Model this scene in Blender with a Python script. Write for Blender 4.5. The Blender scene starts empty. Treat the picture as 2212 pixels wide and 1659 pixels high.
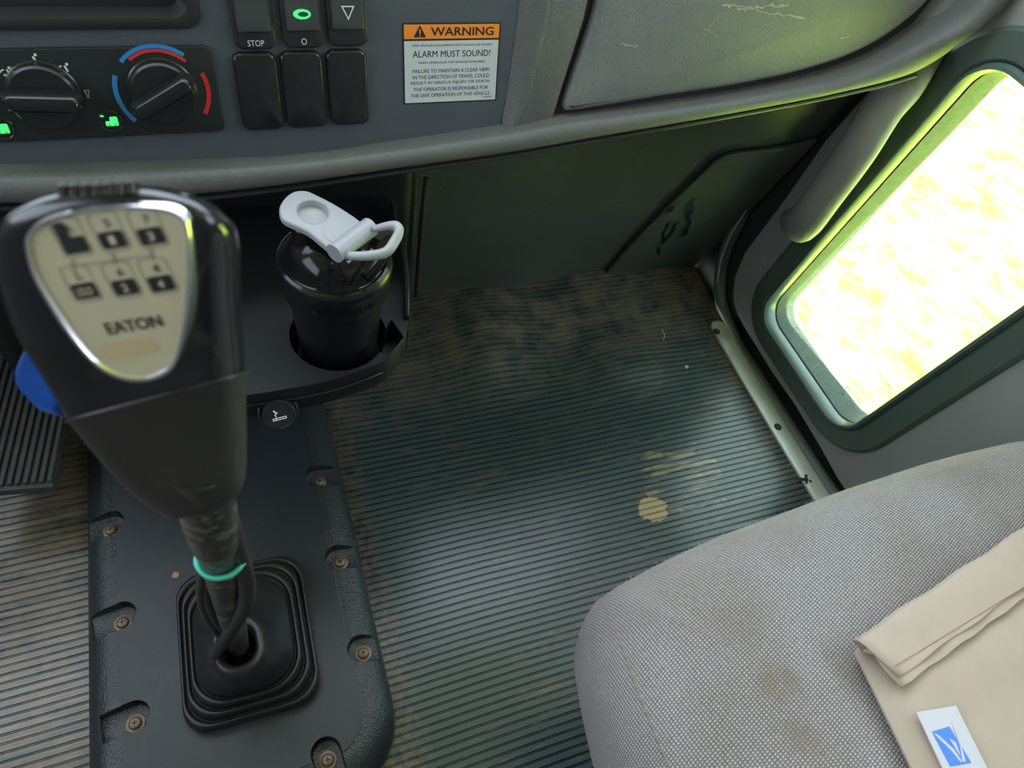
import bpy, bmesh, math, random
from mathutils import Vector, Matrix, Quaternion
from mathutils.bvhtree import BVHTree
random.seed(7)
PI = math.pi
scene = bpy.context.scene
COL = scene.collection

# ------------------------------------------------------------------ camera
W, H, F = 2212, 1659, 1534.0
yaw, pitch, roll = [math.radians(a) for a in (31.05, 52.37, 15.33)]
fw = Vector((math.sin(yaw)*math.cos(pitch), math.cos(yaw)*math.cos(pitch), -math.sin(pitch)))
r0 = Vector((math.cos(yaw), -math.sin(yaw), 0)); u0 = r0.cross(fw)
RT = r0*math.cos(roll) + u0*math.sin(roll)
UP = -r0*math.sin(roll) + u0*math.cos(roll)
CAM = Vector((0, 0, 1.0))
cd = bpy.data.cameras.new('camera'); cam = bpy.data.objects.new('camera', cd); COL.objects.link(cam)
cd.sensor_fit = 'HORIZONTAL'; cd.sensor_width = 36.0; cd.lens = F/W*36.0
cd.clip_start = 0.02; cd.clip_end = 200
M = Matrix((RT, UP, -fw)).transposed().to_4x4(); M.translation = CAM
cam.matrix_world = M
cd.dof.use_dof = True; cd.dof.focus_distance = 0.80; cd.dof.aperture_fstop = 9.0
scene.camera = cam

# ------------------------------------------------------------------ world, sun, exposure
scene.view_settings.view_transform = 'Standard'
scene.view_settings.look = 'None'
scene.view_settings.exposure = 1.9
scene.view_settings.gamma = 1.0
world = bpy.data.worlds.new('world'); scene.world = world; world.use_nodes = True
bg = world.node_tree.nodes['Background']
bg.inputs[0].default_value = (0.76, 0.87, 1.0, 1); bg.inputs[1].default_value = 1.4
sd = bpy.data.lights.new('sun', 'SUN'); sd.energy = 21.0; sd.angle = math.radians(0.6); sd.color = (1.0, 0.94, 0.82)
sun = bpy.data.objects.new('sun', sd); COL.objects.link(sun)
sun.rotation_euler = Vector((0.05, -0.60, 0.80)).to_track_quat('Z', 'Y').to_euler()
for nm, loc, rot, sx, sy in (('portal_windshield', (-.1, 1.02, 1.27), (math.radians(-68), 0, 0), 1.9, .62),
                             ('portal_right', (.97, .12, 1.2), (0, math.radians(90), 0), .5, 1.1),
                             ('portal_left', (-1.12, .12, 1.2), (0, math.radians(-90), 0), .5, 1.1)):
    ld = bpy.data.lights.new(nm, 'AREA'); ld.shape = 'RECTANGLE'; ld.size = sx; ld.size_y = sy
    ld.cycles.is_portal = True
    lo = bpy.data.objects.new(nm, ld); COL.objects.link(lo); lo.location = loc; lo.rotation_euler = rot

# ------------------------------------------------------------------ pixel -> world helpers
def ray(px, py): return fw + RT*((px-1106)/F) - UP*((py-829.5)/F)
def at(px, py, ax, v):
    d = ray(px, py); return CAM + d*((v-CAM[ax])/d[ax])
def dep(px, py, z): return CAM + ray(px, py)*z
PN = Vector((0, -.968, .25)).normalized(); PV = Vector((0, .25, .968)).normalized(); PU = Vector((1, 0, 0))
P0 = dep(1083, 52, .72)
def onp(px, py, off=0.0):
    d = ray(px, py); o = P0 + PN*off
    return CAM + d*((o-CAM).dot(PN)/d.dot(PN))
def cr(pts, n=8, closed=False):
    """Catmull-Rom resampling of a polyline"""
    P = [Vector(p) for p in pts]; out = []; L = len(P)
    segs = L if closed else L-1
    for i in range(segs):
        if closed: a, b, c, d = P[(i-1) % L], P[i], P[(i+1) % L], P[(i+2) % L]
        else: a, b, c, d = P[max(i-1, 0)], P[i], P[i+1], P[min(i+2, L-1)]
        for k in range(n):
            t = k/n; t2 = t*t; t3 = t2*t
            out.append(.5*((2*b)+(c-a)*t+(2*a-5*b+4*c-d)*t2+(3*b-a-3*c+d)*t3))
    if not closed: out.append(P[-1].copy())
    return out
def ss(e0, e1, x):
    t = min(1, max(0, (x-e0)/(e1-e0))); return t*t*(3-2*t)

# ------------------------------------------------------------------ object helpers
WL = {}
def props(o, label=None, cat=None, group=None, kind=None):
    if label: o['label'] = label
    if cat: o['category'] = cat
    if group: o['group'] = group
    if kind: o['kind'] = kind
    return o
def empty(name, loc, label, cat, group=None):
    o = bpy.data.objects.new(name, None); COL.objects.link(o); o.location = loc
    o.empty_display_size = .02
    WL[o.name] = Vector(loc); return props(o, label, cat, group)
def mk(name, verts, faces, mat, parent=None, smooth=True, bevel=0, seg=2, subd=0, mats=None, mi=None, solid=0, ang=35):
    verts = [Vector(v) for v in verts]
    if parent is None:
        n = len(verts); c = Vector((sum(v.x for v in verts)/n, sum(v.y for v in verts)/n, min(v.z for v in verts)))
        loc = c
    else: c = WL[parent.name]; loc = Vector((0, 0, 0))
    me = bpy.data.meshes.new(name)
    me.from_pydata([tuple(v-c) for v in verts], [], faces)
    me.validate()
    bm = bmesh.new(); bm.from_mesh(me); bmesh.ops.recalc_face_normals(bm, faces=bm.faces)
    bm.to_mesh(me); bm.free()
    o = bpy.data.objects.new(name, me); COL.objects.link(o); o.location = loc
    if parent: o.parent = parent
    WL[o.name] = c.copy()
    for m in (mats or [mat]): me.materials.append(m)
    if mi:
        for p, i in zip(me.polygons, mi): p.material_index = i
    if solid:
        s = o.modifiers.new('s', 'SOLIDIFY'); s.thickness = solid; s.offset = 0
    if bevel:
        b = o.modifiers.new('b', 'BEVEL'); b.width = bevel; b.segments = seg; b.limit_method = 'ANGLE'; b.angle_limit = math.radians(ang)
        b.harden_normals = False
    if subd:
        b = o.modifiers.new('u', 'SUBSURF'); b.levels = subd; b.render_levels = subd
    if smooth:
        for p in me.polygons: p.use_smooth = True
        if not subd:
            try: me.set_sharp_from_angle(angle=math.radians(ang))
            except Exception: pass
    return o
def loft(rows, closed=True, cap0=False, cap1=False):
    n = len(rows[0]); V = [p for r in rows for p in r]; Fc = []
    for i in range(len(rows)-1):
        for j in range(n if closed else n-1):
            k = (j+1) % n
            Fc.append((i*n+j, i*n+k, (i+1)*n+k, (i+1)*n+j))
    if cap0: Fc.append(tuple(range(n))[::-1])
    if cap1: Fc.append(tuple((len(rows)-1)*n+j for j in range(n)))
    return V, Fc
def join(*parts):
    V = []; Fc = []
    for v, f in parts:
        b = len(V); V += list(v); Fc += [tuple(i+b for i in q) for q in f]
    return V, Fc
def rrect(w, h, r, n=6):
    out = []
    for cx, cy, a in ((w/2-r, h/2-r, 0), (-w/2+r, h/2-r, 90), (-w/2+r, -h/2+r, 180), (w/2-r, -h/2+r, 270)):
        for k in range(n+1):
            t = math.radians(a+90*k/n); out.append((cx+r*math.cos(t), cy+r*math.sin(t)))
    return out
class Fr:
    def __init__(s, o, u, v, n=None):
        s.o = Vector(o); s.u = Vector(u).normalized(); s.n = (Vector(n).normalized() if n is not None else s.u.cross(Vector(v)).normalized())
        s.v = s.n.cross(s.u).normalized() if Vector(v).dot(s.n.cross(s.u)) > 0 else -s.n.cross(s.u).normalized()
    def p(s, a, b, c=0): return s.o+s.u*a+s.v*b+s.n*c
    def at(s, px, py, off=0):
        d = ray(px, py); o = s.o+s.n*off; P = CAM+d*((o-CAM).dot(s.n)/d.dot(s.n)); q = P-s.o
        return (q.dot(s.u), q.dot(s.v))
def prism(fr, poly, c0, c1, rnd=0):
    rows = [[fr.p(a, b, c0) for a, b in poly]]
    if rnd:
        n = len(poly); cx = sum(a for a, b in poly)/n; cy = sum(b for a, b in poly)/n
        def inset(d):
            o = []
            for i in range(n):
                a = Vector(poly[i-1]); b = Vector(poly[i]); c = Vector(poly[(i+1) % n])
                t = (c-a); t = t.normalized() if t.length else Vector((1, 0))
                nn = Vector((-t.y, t.x))
                if nn.dot(Vector((cx, cy))-b) < 0 and signed: nn = -nn
                o.append(b+nn*d)
            return o
        A = sum(poly[i][0]*poly[(i+1) % n][1]-poly[(i+1) % n][0]*poly[i][1] for i in range(n))
        signed = False
        sg = 1 if A > 0 else -1
        rows.append([fr.p(a, b, c1-rnd*(1 if c1 > c0 else -1)) for a, b in poly])
        for k in (1, 2, 3):
            t = k/3*PI/2; q = inset(sg*rnd*(1-math.cos(t)))
            rows.append([fr.p(a, b, c1-rnd*(1-math.sin(t))*(1 if c1 > c0 else -1)) for a, b in q])
    else: rows.append([fr.p(a, b, c1) for a, b in poly])
    return loft(rows, True, True, True)
def lathe(fr, prof, n=48, cap0=False, cap1=False):
    return loft([[fr.p(r*math.cos(2*PI*k/n), r*math.sin(2*PI*k/n), z) for k in range(n)] for r, z in prof], True, cap0, cap1)
def tube(pts, rad, n=10, closed=False, smooth=6, cap=True, flat=None):
    P = cr(pts, smooth, closed) if smooth > 1 else [Vector(p) for p in pts]
    m = len(P); R = rad if isinstance(rad, (list, tuple)) else [rad]*2
    rows = []; prev = None
    for i, p in enumerate(P):
        a = P[(i-1) % m] if (closed or i) else P[0]; b = P[(i+1) % m] if (closed or i < m-1) else P[-1]
        t = (b-a).normalized()
        if prev is None:
            x = t.orthogonal().normalized()
        else: x = (prev-t*prev.dot(t)).normalized()
        prev = x; y = t.cross(x)
        f = i/(m-1)*(len(R)-1); k = min(int(f), len(R)-2); r = R[k]*(1-(f-k))+R[k+1]*(f-k)
        rows.append([p+(x*math.cos(2*PI*j/n)+y*math.sin(2*PI*j/n))*r for j in range(n)])
    if closed:
        rows.append(rows[0]);
        V, Fc = loft(rows[:-1], True)
        b = (m-1)*n
        # bridge last to first with best rotation
        best = min(range(n), key=lambda s: (rows[m-1][0]-rows[0][s]).length)
        for j in range(n): Fc.append((b+j, b+(j+1) % n, (j+1+best) % n, (j+best) % n))
        return V, Fc
    return loft(rows, True, cap, cap)
def boxv(fr, w, d, h):
    return prism(fr, [(w/2, d/2), (-w/2, d/2), (-w/2, -d/2), (w/2, -d/2)], 0, h)
def curve_prism(name, fr, loops, c0, c1, mat, parent=None, bevel=0):
    """polygon with holes extruded between c0 and c1"""
    cu = bpy.data.curves.new(name, 'CURVE'); cu.dimensions = '2D'; cu.fill_mode = 'BOTH'
    for lp in loops:
        s = cu.splines.new('POLY'); s.points.add(len(lp)-1); s.use_cyclic_u = True
        for q, (a, b) in zip(s.points, lp): q.co = (a, b, 0, 1)
    cu.extrude = abs(c1-c0)/2
    t = bpy.data.objects.new('tmp', cu); COL.objects.link(t)
    dg = bpy.context.evaluated_depsgraph_get(); dg.update()
    me = bpy.data.meshes.new_from_object(t.evaluated_get(dg))
    V = [fr.p(v.co.x, v.co.y, v.co.z+(c0+c1)/2) for v in me.vertices]; Fc = [tuple(p.vertices) for p in me.polygons]
    bpy.data.objects.remove(t); bpy.data.curves.remove(cu); bpy.data.meshes.remove(me)
    bm = bmesh.new(); vs = [bm.verts.new(v) for v in V]
    for f in Fc:
        try: bm.faces.new([vs[i] for i in f])
        except Exception: pass
    bmesh.ops.remove_doubles(bm, verts=bm.verts, dist=1e-6)
    bm.verts.index_update()
    V = [v.co.copy() for v in bm.verts]; Fc = [tuple(v.index for v in f.verts) for f in bm.faces]; bm.free()
    return mk(name, V, Fc, mat, parent, bevel=bevel)
def text(name, s, fr, width, height, mat, parent, ext=.0002, lines=1, off=0.0, align='CENTER', rise=0.0003):
    """text laid on the frame, centred at its origin, stretched to width x height (cap height)"""
    cu = bpy.data.curves.new(name, 'FONT'); cu.body = s; cu.size = 1; cu.extrude = 0; cu.offset = off
    cu.align_x = 'CENTER'; cu.align_y = 'CENTER'; cu.resolution_u = 3
    t = bpy.data.objects.new('tmp', cu); COL.objects.link(t)
    dg = bpy.context.evaluated_depsgraph_get(); dg.update()
    me = bpy.data.meshes.new_from_object(t.evaluated_get(dg))
    xs = [v.co.x for v in me.vertices]; ys = [v.co.y for v in me.vertices]
    cx, cy = (max(xs)+min(xs))/2, (max(ys)+min(ys))/2; sx = width/(max(xs)-min(xs)); sy = height/(max(ys)-min(ys))
    V = [fr.p((v.co.x-cx)*sx, (v.co.y-cy)*sy, rise) for v in me.vertices]; Fc = [tuple(p.vertices) for p in me.polygons]
    bpy.data.objects.remove(t); bpy.data.curves.remove(cu); bpy.data.meshes.remove(me)
    o = mk(name, V, Fc, mat, parent, smooth=False)
    return o
def boolean(o, cutters, op='DIFFERENCE'):
    """apply cutters (list of (verts, faces) in world space) to o's mesh"""
    tmp = []
    for v, f in cutters:
        c = mk('cutter', v, f, o.data.materials[0], None, smooth=False); tmp.append(c)
        m = o.modifiers.new('c', 'BOOLEAN'); m.operation = op; m.object = c; m.solver = 'EXACT'
        while o.modifiers[0].name != m.name and o.modifiers[0].type != 'BOOLEAN':
            o.modifiers.move(len(o.modifiers)-1, 0) if False else None
            break
    others = [m for m in o.modifiers if m.type != 'BOOLEAN']
    for m in others: m.show_viewport = False
    dg = bpy.context.evaluated_depsgraph_get(); dg.update()
    me = bpy.data.meshes.new_from_object(o.evaluated_get(dg))
    for m in [m for m in o.modifiers if m.type == 'BOOLEAN']: o.modifiers.remove(m)
    for m in others: m.show_viewport = True
    o.data = me
    for c in tmp: WL.pop(c.name, None); bpy.data.objects.remove(c)
    for p in me.polygons: p.use_smooth = True
    try: me.set_sharp_from_angle(angle=math.radians(35))
    except Exception: pass
    return o
def bvh(o):
    c = WL[o.name]
    return BVHTree.FromPolygons([v.co+c for v in o.data.vertices], [tuple(p.vertices) for p in o.data.polygons])
def hit(tree, px, py, rise=0.0):
    d = ray(px, py).normalized(); h = tree.ray_cast(CAM, d)
    if h[0] is None: return None
    n = h[1] if h[1].dot(d) < 0 else -h[1]
    return h[0]+n*rise

# ------------------------------------------------------------------ materials
def s2l(c): return tuple(((x/12.92) if x <= .04045 else ((x+.055)/1.055)**2.4) for x in c)
def mat(name, col, rough=.5, metal=0, grain=0, gscale=900, var=.12, vscale=9, dust=0, dcol=(.30, .24, .16), dscale=14, spec=.5, coat=0, dlo=.52, dhi=.78, emit=None, estr=0, sheen=0):
    m = bpy.data.materials.new(name); m.use_nodes = True; nt = m.node_tree; N = nt.nodes; L = nt.links
    b = N['Principled BSDF']; b.inputs['Roughness'].default_value = rough; b.inputs['Metallic'].default_value = metal
    b.inputs['Specular IOR Level'].default_value = spec
    if coat: b.inputs['Coat Weight'].default_value = coat; b.inputs['Coat Roughness'].default_value = .06
    if sheen: b.inputs['Sheen Weight'].default_value = sheen
    tc = N.new('ShaderNodeTexCoord')
    n1 = N.new('ShaderNodeTexNoise'); n1.inputs['Scale'].default_value = vscale; n1.inputs['Detail'].default_value = 6
    L.new(tc.outputs['Object'], n1.inputs['Vector'])
    mx = N.new('ShaderNodeMix'); mx.data_type = 'RGBA'
    mx.inputs[6].default_value = (*[c*(1-var) for c in col], 1); mx.inputs[7].default_value = (*[min(1, c*(1+var)) for c in col], 1)
    L.new(n1.outputs['Fac'], mx.inputs[0]); out = mx.outputs[2]
    if dust:
        n2 = N.new('ShaderNodeTexNoise'); n2.inputs['Scale'].default_value = dscale; n2.inputs['Detail'].default_value = 10; n2.inputs['Roughness'].default_value = .75
        L.new(tc.outputs['Object'], n2.inputs['Vector'])
        rp = N.new('ShaderNodeMapRange'); rp.inputs[1].default_value = dlo; rp.inputs[2].default_value = dhi; rp.inputs[4].default_value = dust
        L.new(n2.outputs['Fac'], rp.inputs[0])
        m2 = N.new('ShaderNodeMix'); m2.data_type = 'RGBA'; m2.inputs[7].default_value = (*dcol, 1)
        L.new(out, m2.inputs[6]); L.new(rp.outputs[0], m2.inputs[0]); out = m2.outputs[2]
    L.new(out, b.inputs['Base Color'])
    if grain:
        v = N.new('ShaderNodeTexVoronoi'); v.inputs['Scale'].default_value = gscale; L.new(tc.outputs['Object'], v.inputs['Vector'])
        n3 = N.new('ShaderNodeTexNoise'); n3.inputs['Scale'].default_value = gscale*.6; L.new(tc.outputs['Object'], n3.inputs['Vector'])
        ad = N.new('ShaderNodeMath'); ad.operation = 'ADD'; L.new(v.outputs['Distance'], ad.inputs[0]); L.new(n3.outputs['Fac'], ad.inputs[1])
        bp = N.new('ShaderNodeBump'); bp.inputs['Strength'].default_value = grain; bp.inputs['Distance'].default_value = .0006
        L.new(ad.outputs[0], bp.inputs['Height']); L.new(bp.outputs[0], b.inputs['Normal'])
    if emit: b.inputs['Emission Color'].default_value = (*emit, 1); b.inputs['Emission Strength'].default_value = estr
    return m
M_panel = mat('blue_grey_dash_plastic', (.068, .080, .104), .5, grain=.35, gscale=1100, dust=.05)
M_sur = mat('grey_dash_plastic', (.112, .116, .114), .48, grain=.5, gscale=620, dust=.12, dcol=(.35, .33, .28))
M_lid = mat('grey_glove_box_plastic', (.15, .16, .165), .5, grain=.55, gscale=560, dust=.25, dcol=(.36, .34, .30), dscale=7)
M_blk = mat('black_gloss_plastic', (.012, .014, .015), .22, var=.05)
M_blk2 = mat('black_satin_plastic', (.016, .019, .021), .42, var=.1, dust=.03)
M_face = mat('black_climate_face', (.014, .018, .019), .33, var=.05)
M_sw = mat('dark_grey_switch_plastic', (.045, .05, .055), .3, var=.08)
M_tray = mat('dark_grey_tray_plastic', (.009, .011, .0125), .5, spec=.35, grain=.2, gscale=1400, dust=.04)
M_kick = mat('scuffed_black_kick_panel', (.058, .070, .064), .42, grain=.25, gscale=500, dust=.30, dcol=(.15, .15, .12), dscale=11)
M_cover = mat('charcoal_vinyl_cover', (.021, .027, .034), .42, grain=.12, gscale=700, dust=.07, dcol=(.2, .19, .17), dscale=18)
M_covedge = mat('charcoal_leathergrain_cover', (.026, .032, .037), .34, grain=.8, gscale=420, dust=.05)
M_boot = mat('black_rubber_boot', (.018, .019, .019), .38, var=.2, dust=.12, dcol=(.10, .075, .06), dscale=16)
M_rod = mat('worn_black_lever_paint', (.022, .022, .022), .35, dust=.9, dcol=(.22, .18, .13), dscale=90, dlo=.50, dhi=.62)
M_hose = mat('dusty_black_hose', (.02, .02, .02), .4, dust=.5, dcol=(.16, .11, .07), dscale=50)
M_knob = mat('black_knob_plastic', (.011, .012, .015), .17, var=.1, coat=.3)
M_knobs = mat('dusty_black_knob_skirt', (.026, .024, .023), .42, var=.2, dust=.25, dcol=(.13, .105, .085))
M_badge = mat('cream_shift_badge', (.56, .49, .36), .4, var=.06, vscale=30)
M_chrome = mat('chrome_badge_ring', (.8, .8, .82), .2, metal=1, var=.02)
M_blue = mat('blue_selector_plastic', (.01, .09, .50), .3, var=.1)
M_beige = mat('beige_selector_plastic', (.45, .38, .25), .4)
M_ink = mat('dark_ink', (.012, .012, .015), .5, var=.05)
M_inkg = mat('grey_ink', (.30, .27, .21), .5, var=.05)
M_white = mat('white_ink', (.75, .76, .74), .5, var=.03)
M_red = mat('red_ink', (.62, .03, .03), .5, var=.05)
M_cyan = mat('blue_ink', (.03, .22, .58), .5, var=.05)
M_dimred = mat('dim_red_ink', (.10, .03, .025), .5, var=.05)
M_green = mat('green_indicator', (.05, .6, .1), .4, emit=(.05, .9, .16), estr=.35)
M_orange = mat('orange_label_band', (.90, .27, .03), .4, var=.04)
M_label = mat('white_label_vinyl', (.56, .59, .64), .38, var=.02)
M_cup = mat('black_bottle_plastic', (.004, .0048, .006), .34, var=.05)
M_lidg = mat('glossy_black_bottle_lid', (.007, .007, .007), .13, var=.05, spec=.32)
M_lug = mat('shiny_black_hinge_plastic', (.006, .006, .006), .09, var=.05, spec=.6)
M_flip = mat('pale_grey_flip_cap', (.33, .33, .37), .38, var=.03)
M_flip2 = mat('pale_grey_loop', (.34, .35, .36), .38, var=.03)
M_band = mat('teal_rubber_band', (.06, .48, .36), .45, var=.05)
M_pedal = mat('dusty_black_pedal_rubber', (.05, .052, .056), .5, dust=.3, dcol=(.20, .18, .15), dscale=30)
M_door = mat('grey_door_trim', (.26, .27, .26), .6, grain=.15, gscale=900, dust=.10, dcol=(.22, .20, .15), dscale=12)
M_seal = mat('haze_tinted_black_rubber', (.075, .105, .085), .5, var=.08)  # black rubber; the green-grey tint paints in the haze near the window
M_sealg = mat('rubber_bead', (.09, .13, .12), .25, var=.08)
M_reveal = mat('dusty_window_reveal', (.055, .075, .062), .7, var=.35, vscale=60, dust=.6, dcol=(.20, .23, .14), dscale=150)
M_handle = mat('grey_grab_handle', (.25, .245, .235), .55, grain=.15, gscale=800, dust=.15, dcol=(.28, .22, .16), dscale=25)
M_headl = mat('grey_headliner', (.35, .35, .35), .9)
M_shell = mat('grey_cab_trim', (.18, .18, .18), .8)
M_metal = mat('worn_aluminium_sill', (.62, .63, .60), .45, metal=.35, var=.2, vscale=25, dust=.5, dcol=(.16, .14, .11), dscale=22)
M_screw = mat('rusty_screw', (.22, .16, .11), .5, metal=.6, dust=.7, dcol=(.20, .09, .035), dscale=120)
M_steel = mat('screw_head_steel', (.3, .27, .22), .4, metal=.8)
M_jamb = mat('dark_door_jamb', (.025, .03, .028), .55, dust=.35, dcol=(.16, .09, .045), dscale=30)
M_paper = mat('tan_kraft_paper', (.46, .37, .30), .75, var=.09, vscale=45, dust=.15, dcol=(.52, .44, .34), dscale=60)
M_stick = mat('white_postal_sticker', (.56, .56, .62), .45, var=.02)
M_pblue = mat('postal_blue_ink', (.05, .21, .72), .45, var=.03)
M_stitch = mat('brown_stitch', (.20, .13, .10), .8)
M_crumb = mat('tan_grit', (.48, .40, .28), .9, var=.3, vscale=300)
M_leaf = mat('orange_leaf_scrap', (.5, .22, .10), .8, var=.2, vscale=300)
M_twig = mat('straw', (.55, .45, .30), .8)
M_hl2 = None
M_spin = mat('seat_frame_metal', (.03, .03, .03), .5)
M_scuff = mat('pale_scuff', (.33, .32, .29), .7, var=.3, vscale=200)
M_wet = mat('dark_smear', (.012, .018, .016), .35, var=.2)

def mat_floor(groove):
    m = bpy.data.materials.new('ribbed_rubber_groove' if groove else 'ribbed_rubber_mat'); m.use_nodes = True
    nt = m.node_tree; N = nt.nodes; L = nt.links; b = N['Principled BSDF']
    g = N.new('ShaderNodeNewGeometry')
    def noise(s, det=8, ro=.6, vec=None):
        n = N.new('ShaderNodeTexNoise'); n.inputs['Scale'].default_value = s; n.inputs['Detail'].default_value = det; n.inputs['Roughness'].default_value = ro
        L.new(vec or g.outputs['Position'], n.inputs['Vector']); return n.outputs['Fac']
    def rng(x, a, c, d=0, e=1):
        r = N.new('ShaderNodeMapRange'); r.inputs[1].default_value = a; r.inputs[2].default_value = c; r.inputs[3].default_value = d; r.inputs[4].default_value = e
        L.new(x, r.inputs[0]); return r.outputs[0]
    def mix(f, a, c):
        x = N.new('ShaderNodeMix'); x.data_type = 'RGBA'
        for i, q in ((0, f), (6, a), (7, c)):
            if isinstance(q, tuple): x.inputs[i].default_value = (*q, 1)
            else: L.new(q, x.inputs[i])
        return x.outputs[2]
    def mth(op, a, c):
        x = N.new('ShaderNodeMath'); x.operation = op
        for i, q in ((0, a), (1, c)):
            if isinstance(q, (int, float)): x.inputs[i].default_value = q
            else: L.new(q, x.inputs[i])
        return x.outputs[0]
    def blob(p, sx, sy, rag=.5, ns=60):
        mp = N.new('ShaderNodeMapping'); mp.vector_type = 'TEXTURE'; mp.inputs['Location'].default_value = p; mp.inputs['Scale'].default_value = (sx, sy, 1)
        L.new(g.outputs['Position'], mp.inputs['Vector'])
        ln = N.new('ShaderNodeVectorMath'); ln.operation = 'LENGTH'; L.new(mp.outputs[0], ln.inputs[0])
        return rng(mth('ADD', ln.outputs['Value'], mth('MULTIPLY', mth('SUBTRACT', noise(ns), .5), rag*4)), 1.0, .9)
    # stretched noise for dirt that lies along the ribs
    mp = N.new('ShaderNodeMapping'); mp.inputs['Scale'].default_value = (9, 90, 9); L.new(g.outputs['Position'], mp.inputs['Vector'])
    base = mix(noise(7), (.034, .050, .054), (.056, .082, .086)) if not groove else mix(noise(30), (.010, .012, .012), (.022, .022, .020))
    dirt = (.34, .245, .14)
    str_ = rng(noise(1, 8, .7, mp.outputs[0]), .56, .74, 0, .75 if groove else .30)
    # driver's side carries far more dry dust
    sx = N.new('ShaderNodeSeparateXYZ'); L.new(g.outputs['Position'], sx.inputs[0])
    drv = rng(sx.outputs[0], -.26, -.29, 0, 1)
    col = mix(str_, base, dirt)
    col = mix(mth('MULTIPLY', drv, rng(noise(1, 8, .7, mp.outputs[0]), .40, .66, .05, .75)), col, (.27, .215, .15))
    # dry rust-brown dirt against the sill, in front corner and beside the cover
    edge = mth('MULTIPLY', rng(sx.outputs[0], .76, .86), rng(noise(25), .42, .62, 0, .55)); col = mix(edge, col, (.20, .12, .06))
    edge2 = mth('MULTIPLY', rng(sx.outputs[0], .115, .078), rng(noise(60), .42, .6, 0, .5)); col = mix(edge2, col, (.22, .13, .08))
    frt = mth('MULTIPLY', rng(sx.outputs[1], .60, .76), rng(noise(22), .38, .62, 0, .65)); col = mix(frt, col, (.20, .155, .11))
    # dried mud patch
    c1 = at(1408, 1105, 2, 0); c2 = at(1470, 1040, 2, 0)
    col = mix(mth('MULTIPLY', blob(tuple(c1), .026, .022, .35, 70), .95), col, (.40, .29, .15))
    mud2 = mth('MULTIPLY', blob(tuple(c2), .075, .065, .5, 40), rng(noise(1, 6, .6, mp.outputs[0]), .50, .62, 0, .55)); col = mix(mud2, col, (.38, .28, .15))
    L.new(col, b.inputs['Base Color'])
    b.inputs['Roughness'].default_value = .26
    b.inputs['Specular IOR Level'].default_value = .65
    return m
M_flr, M_grv = mat_floor(False), mat_floor(True)

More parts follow.
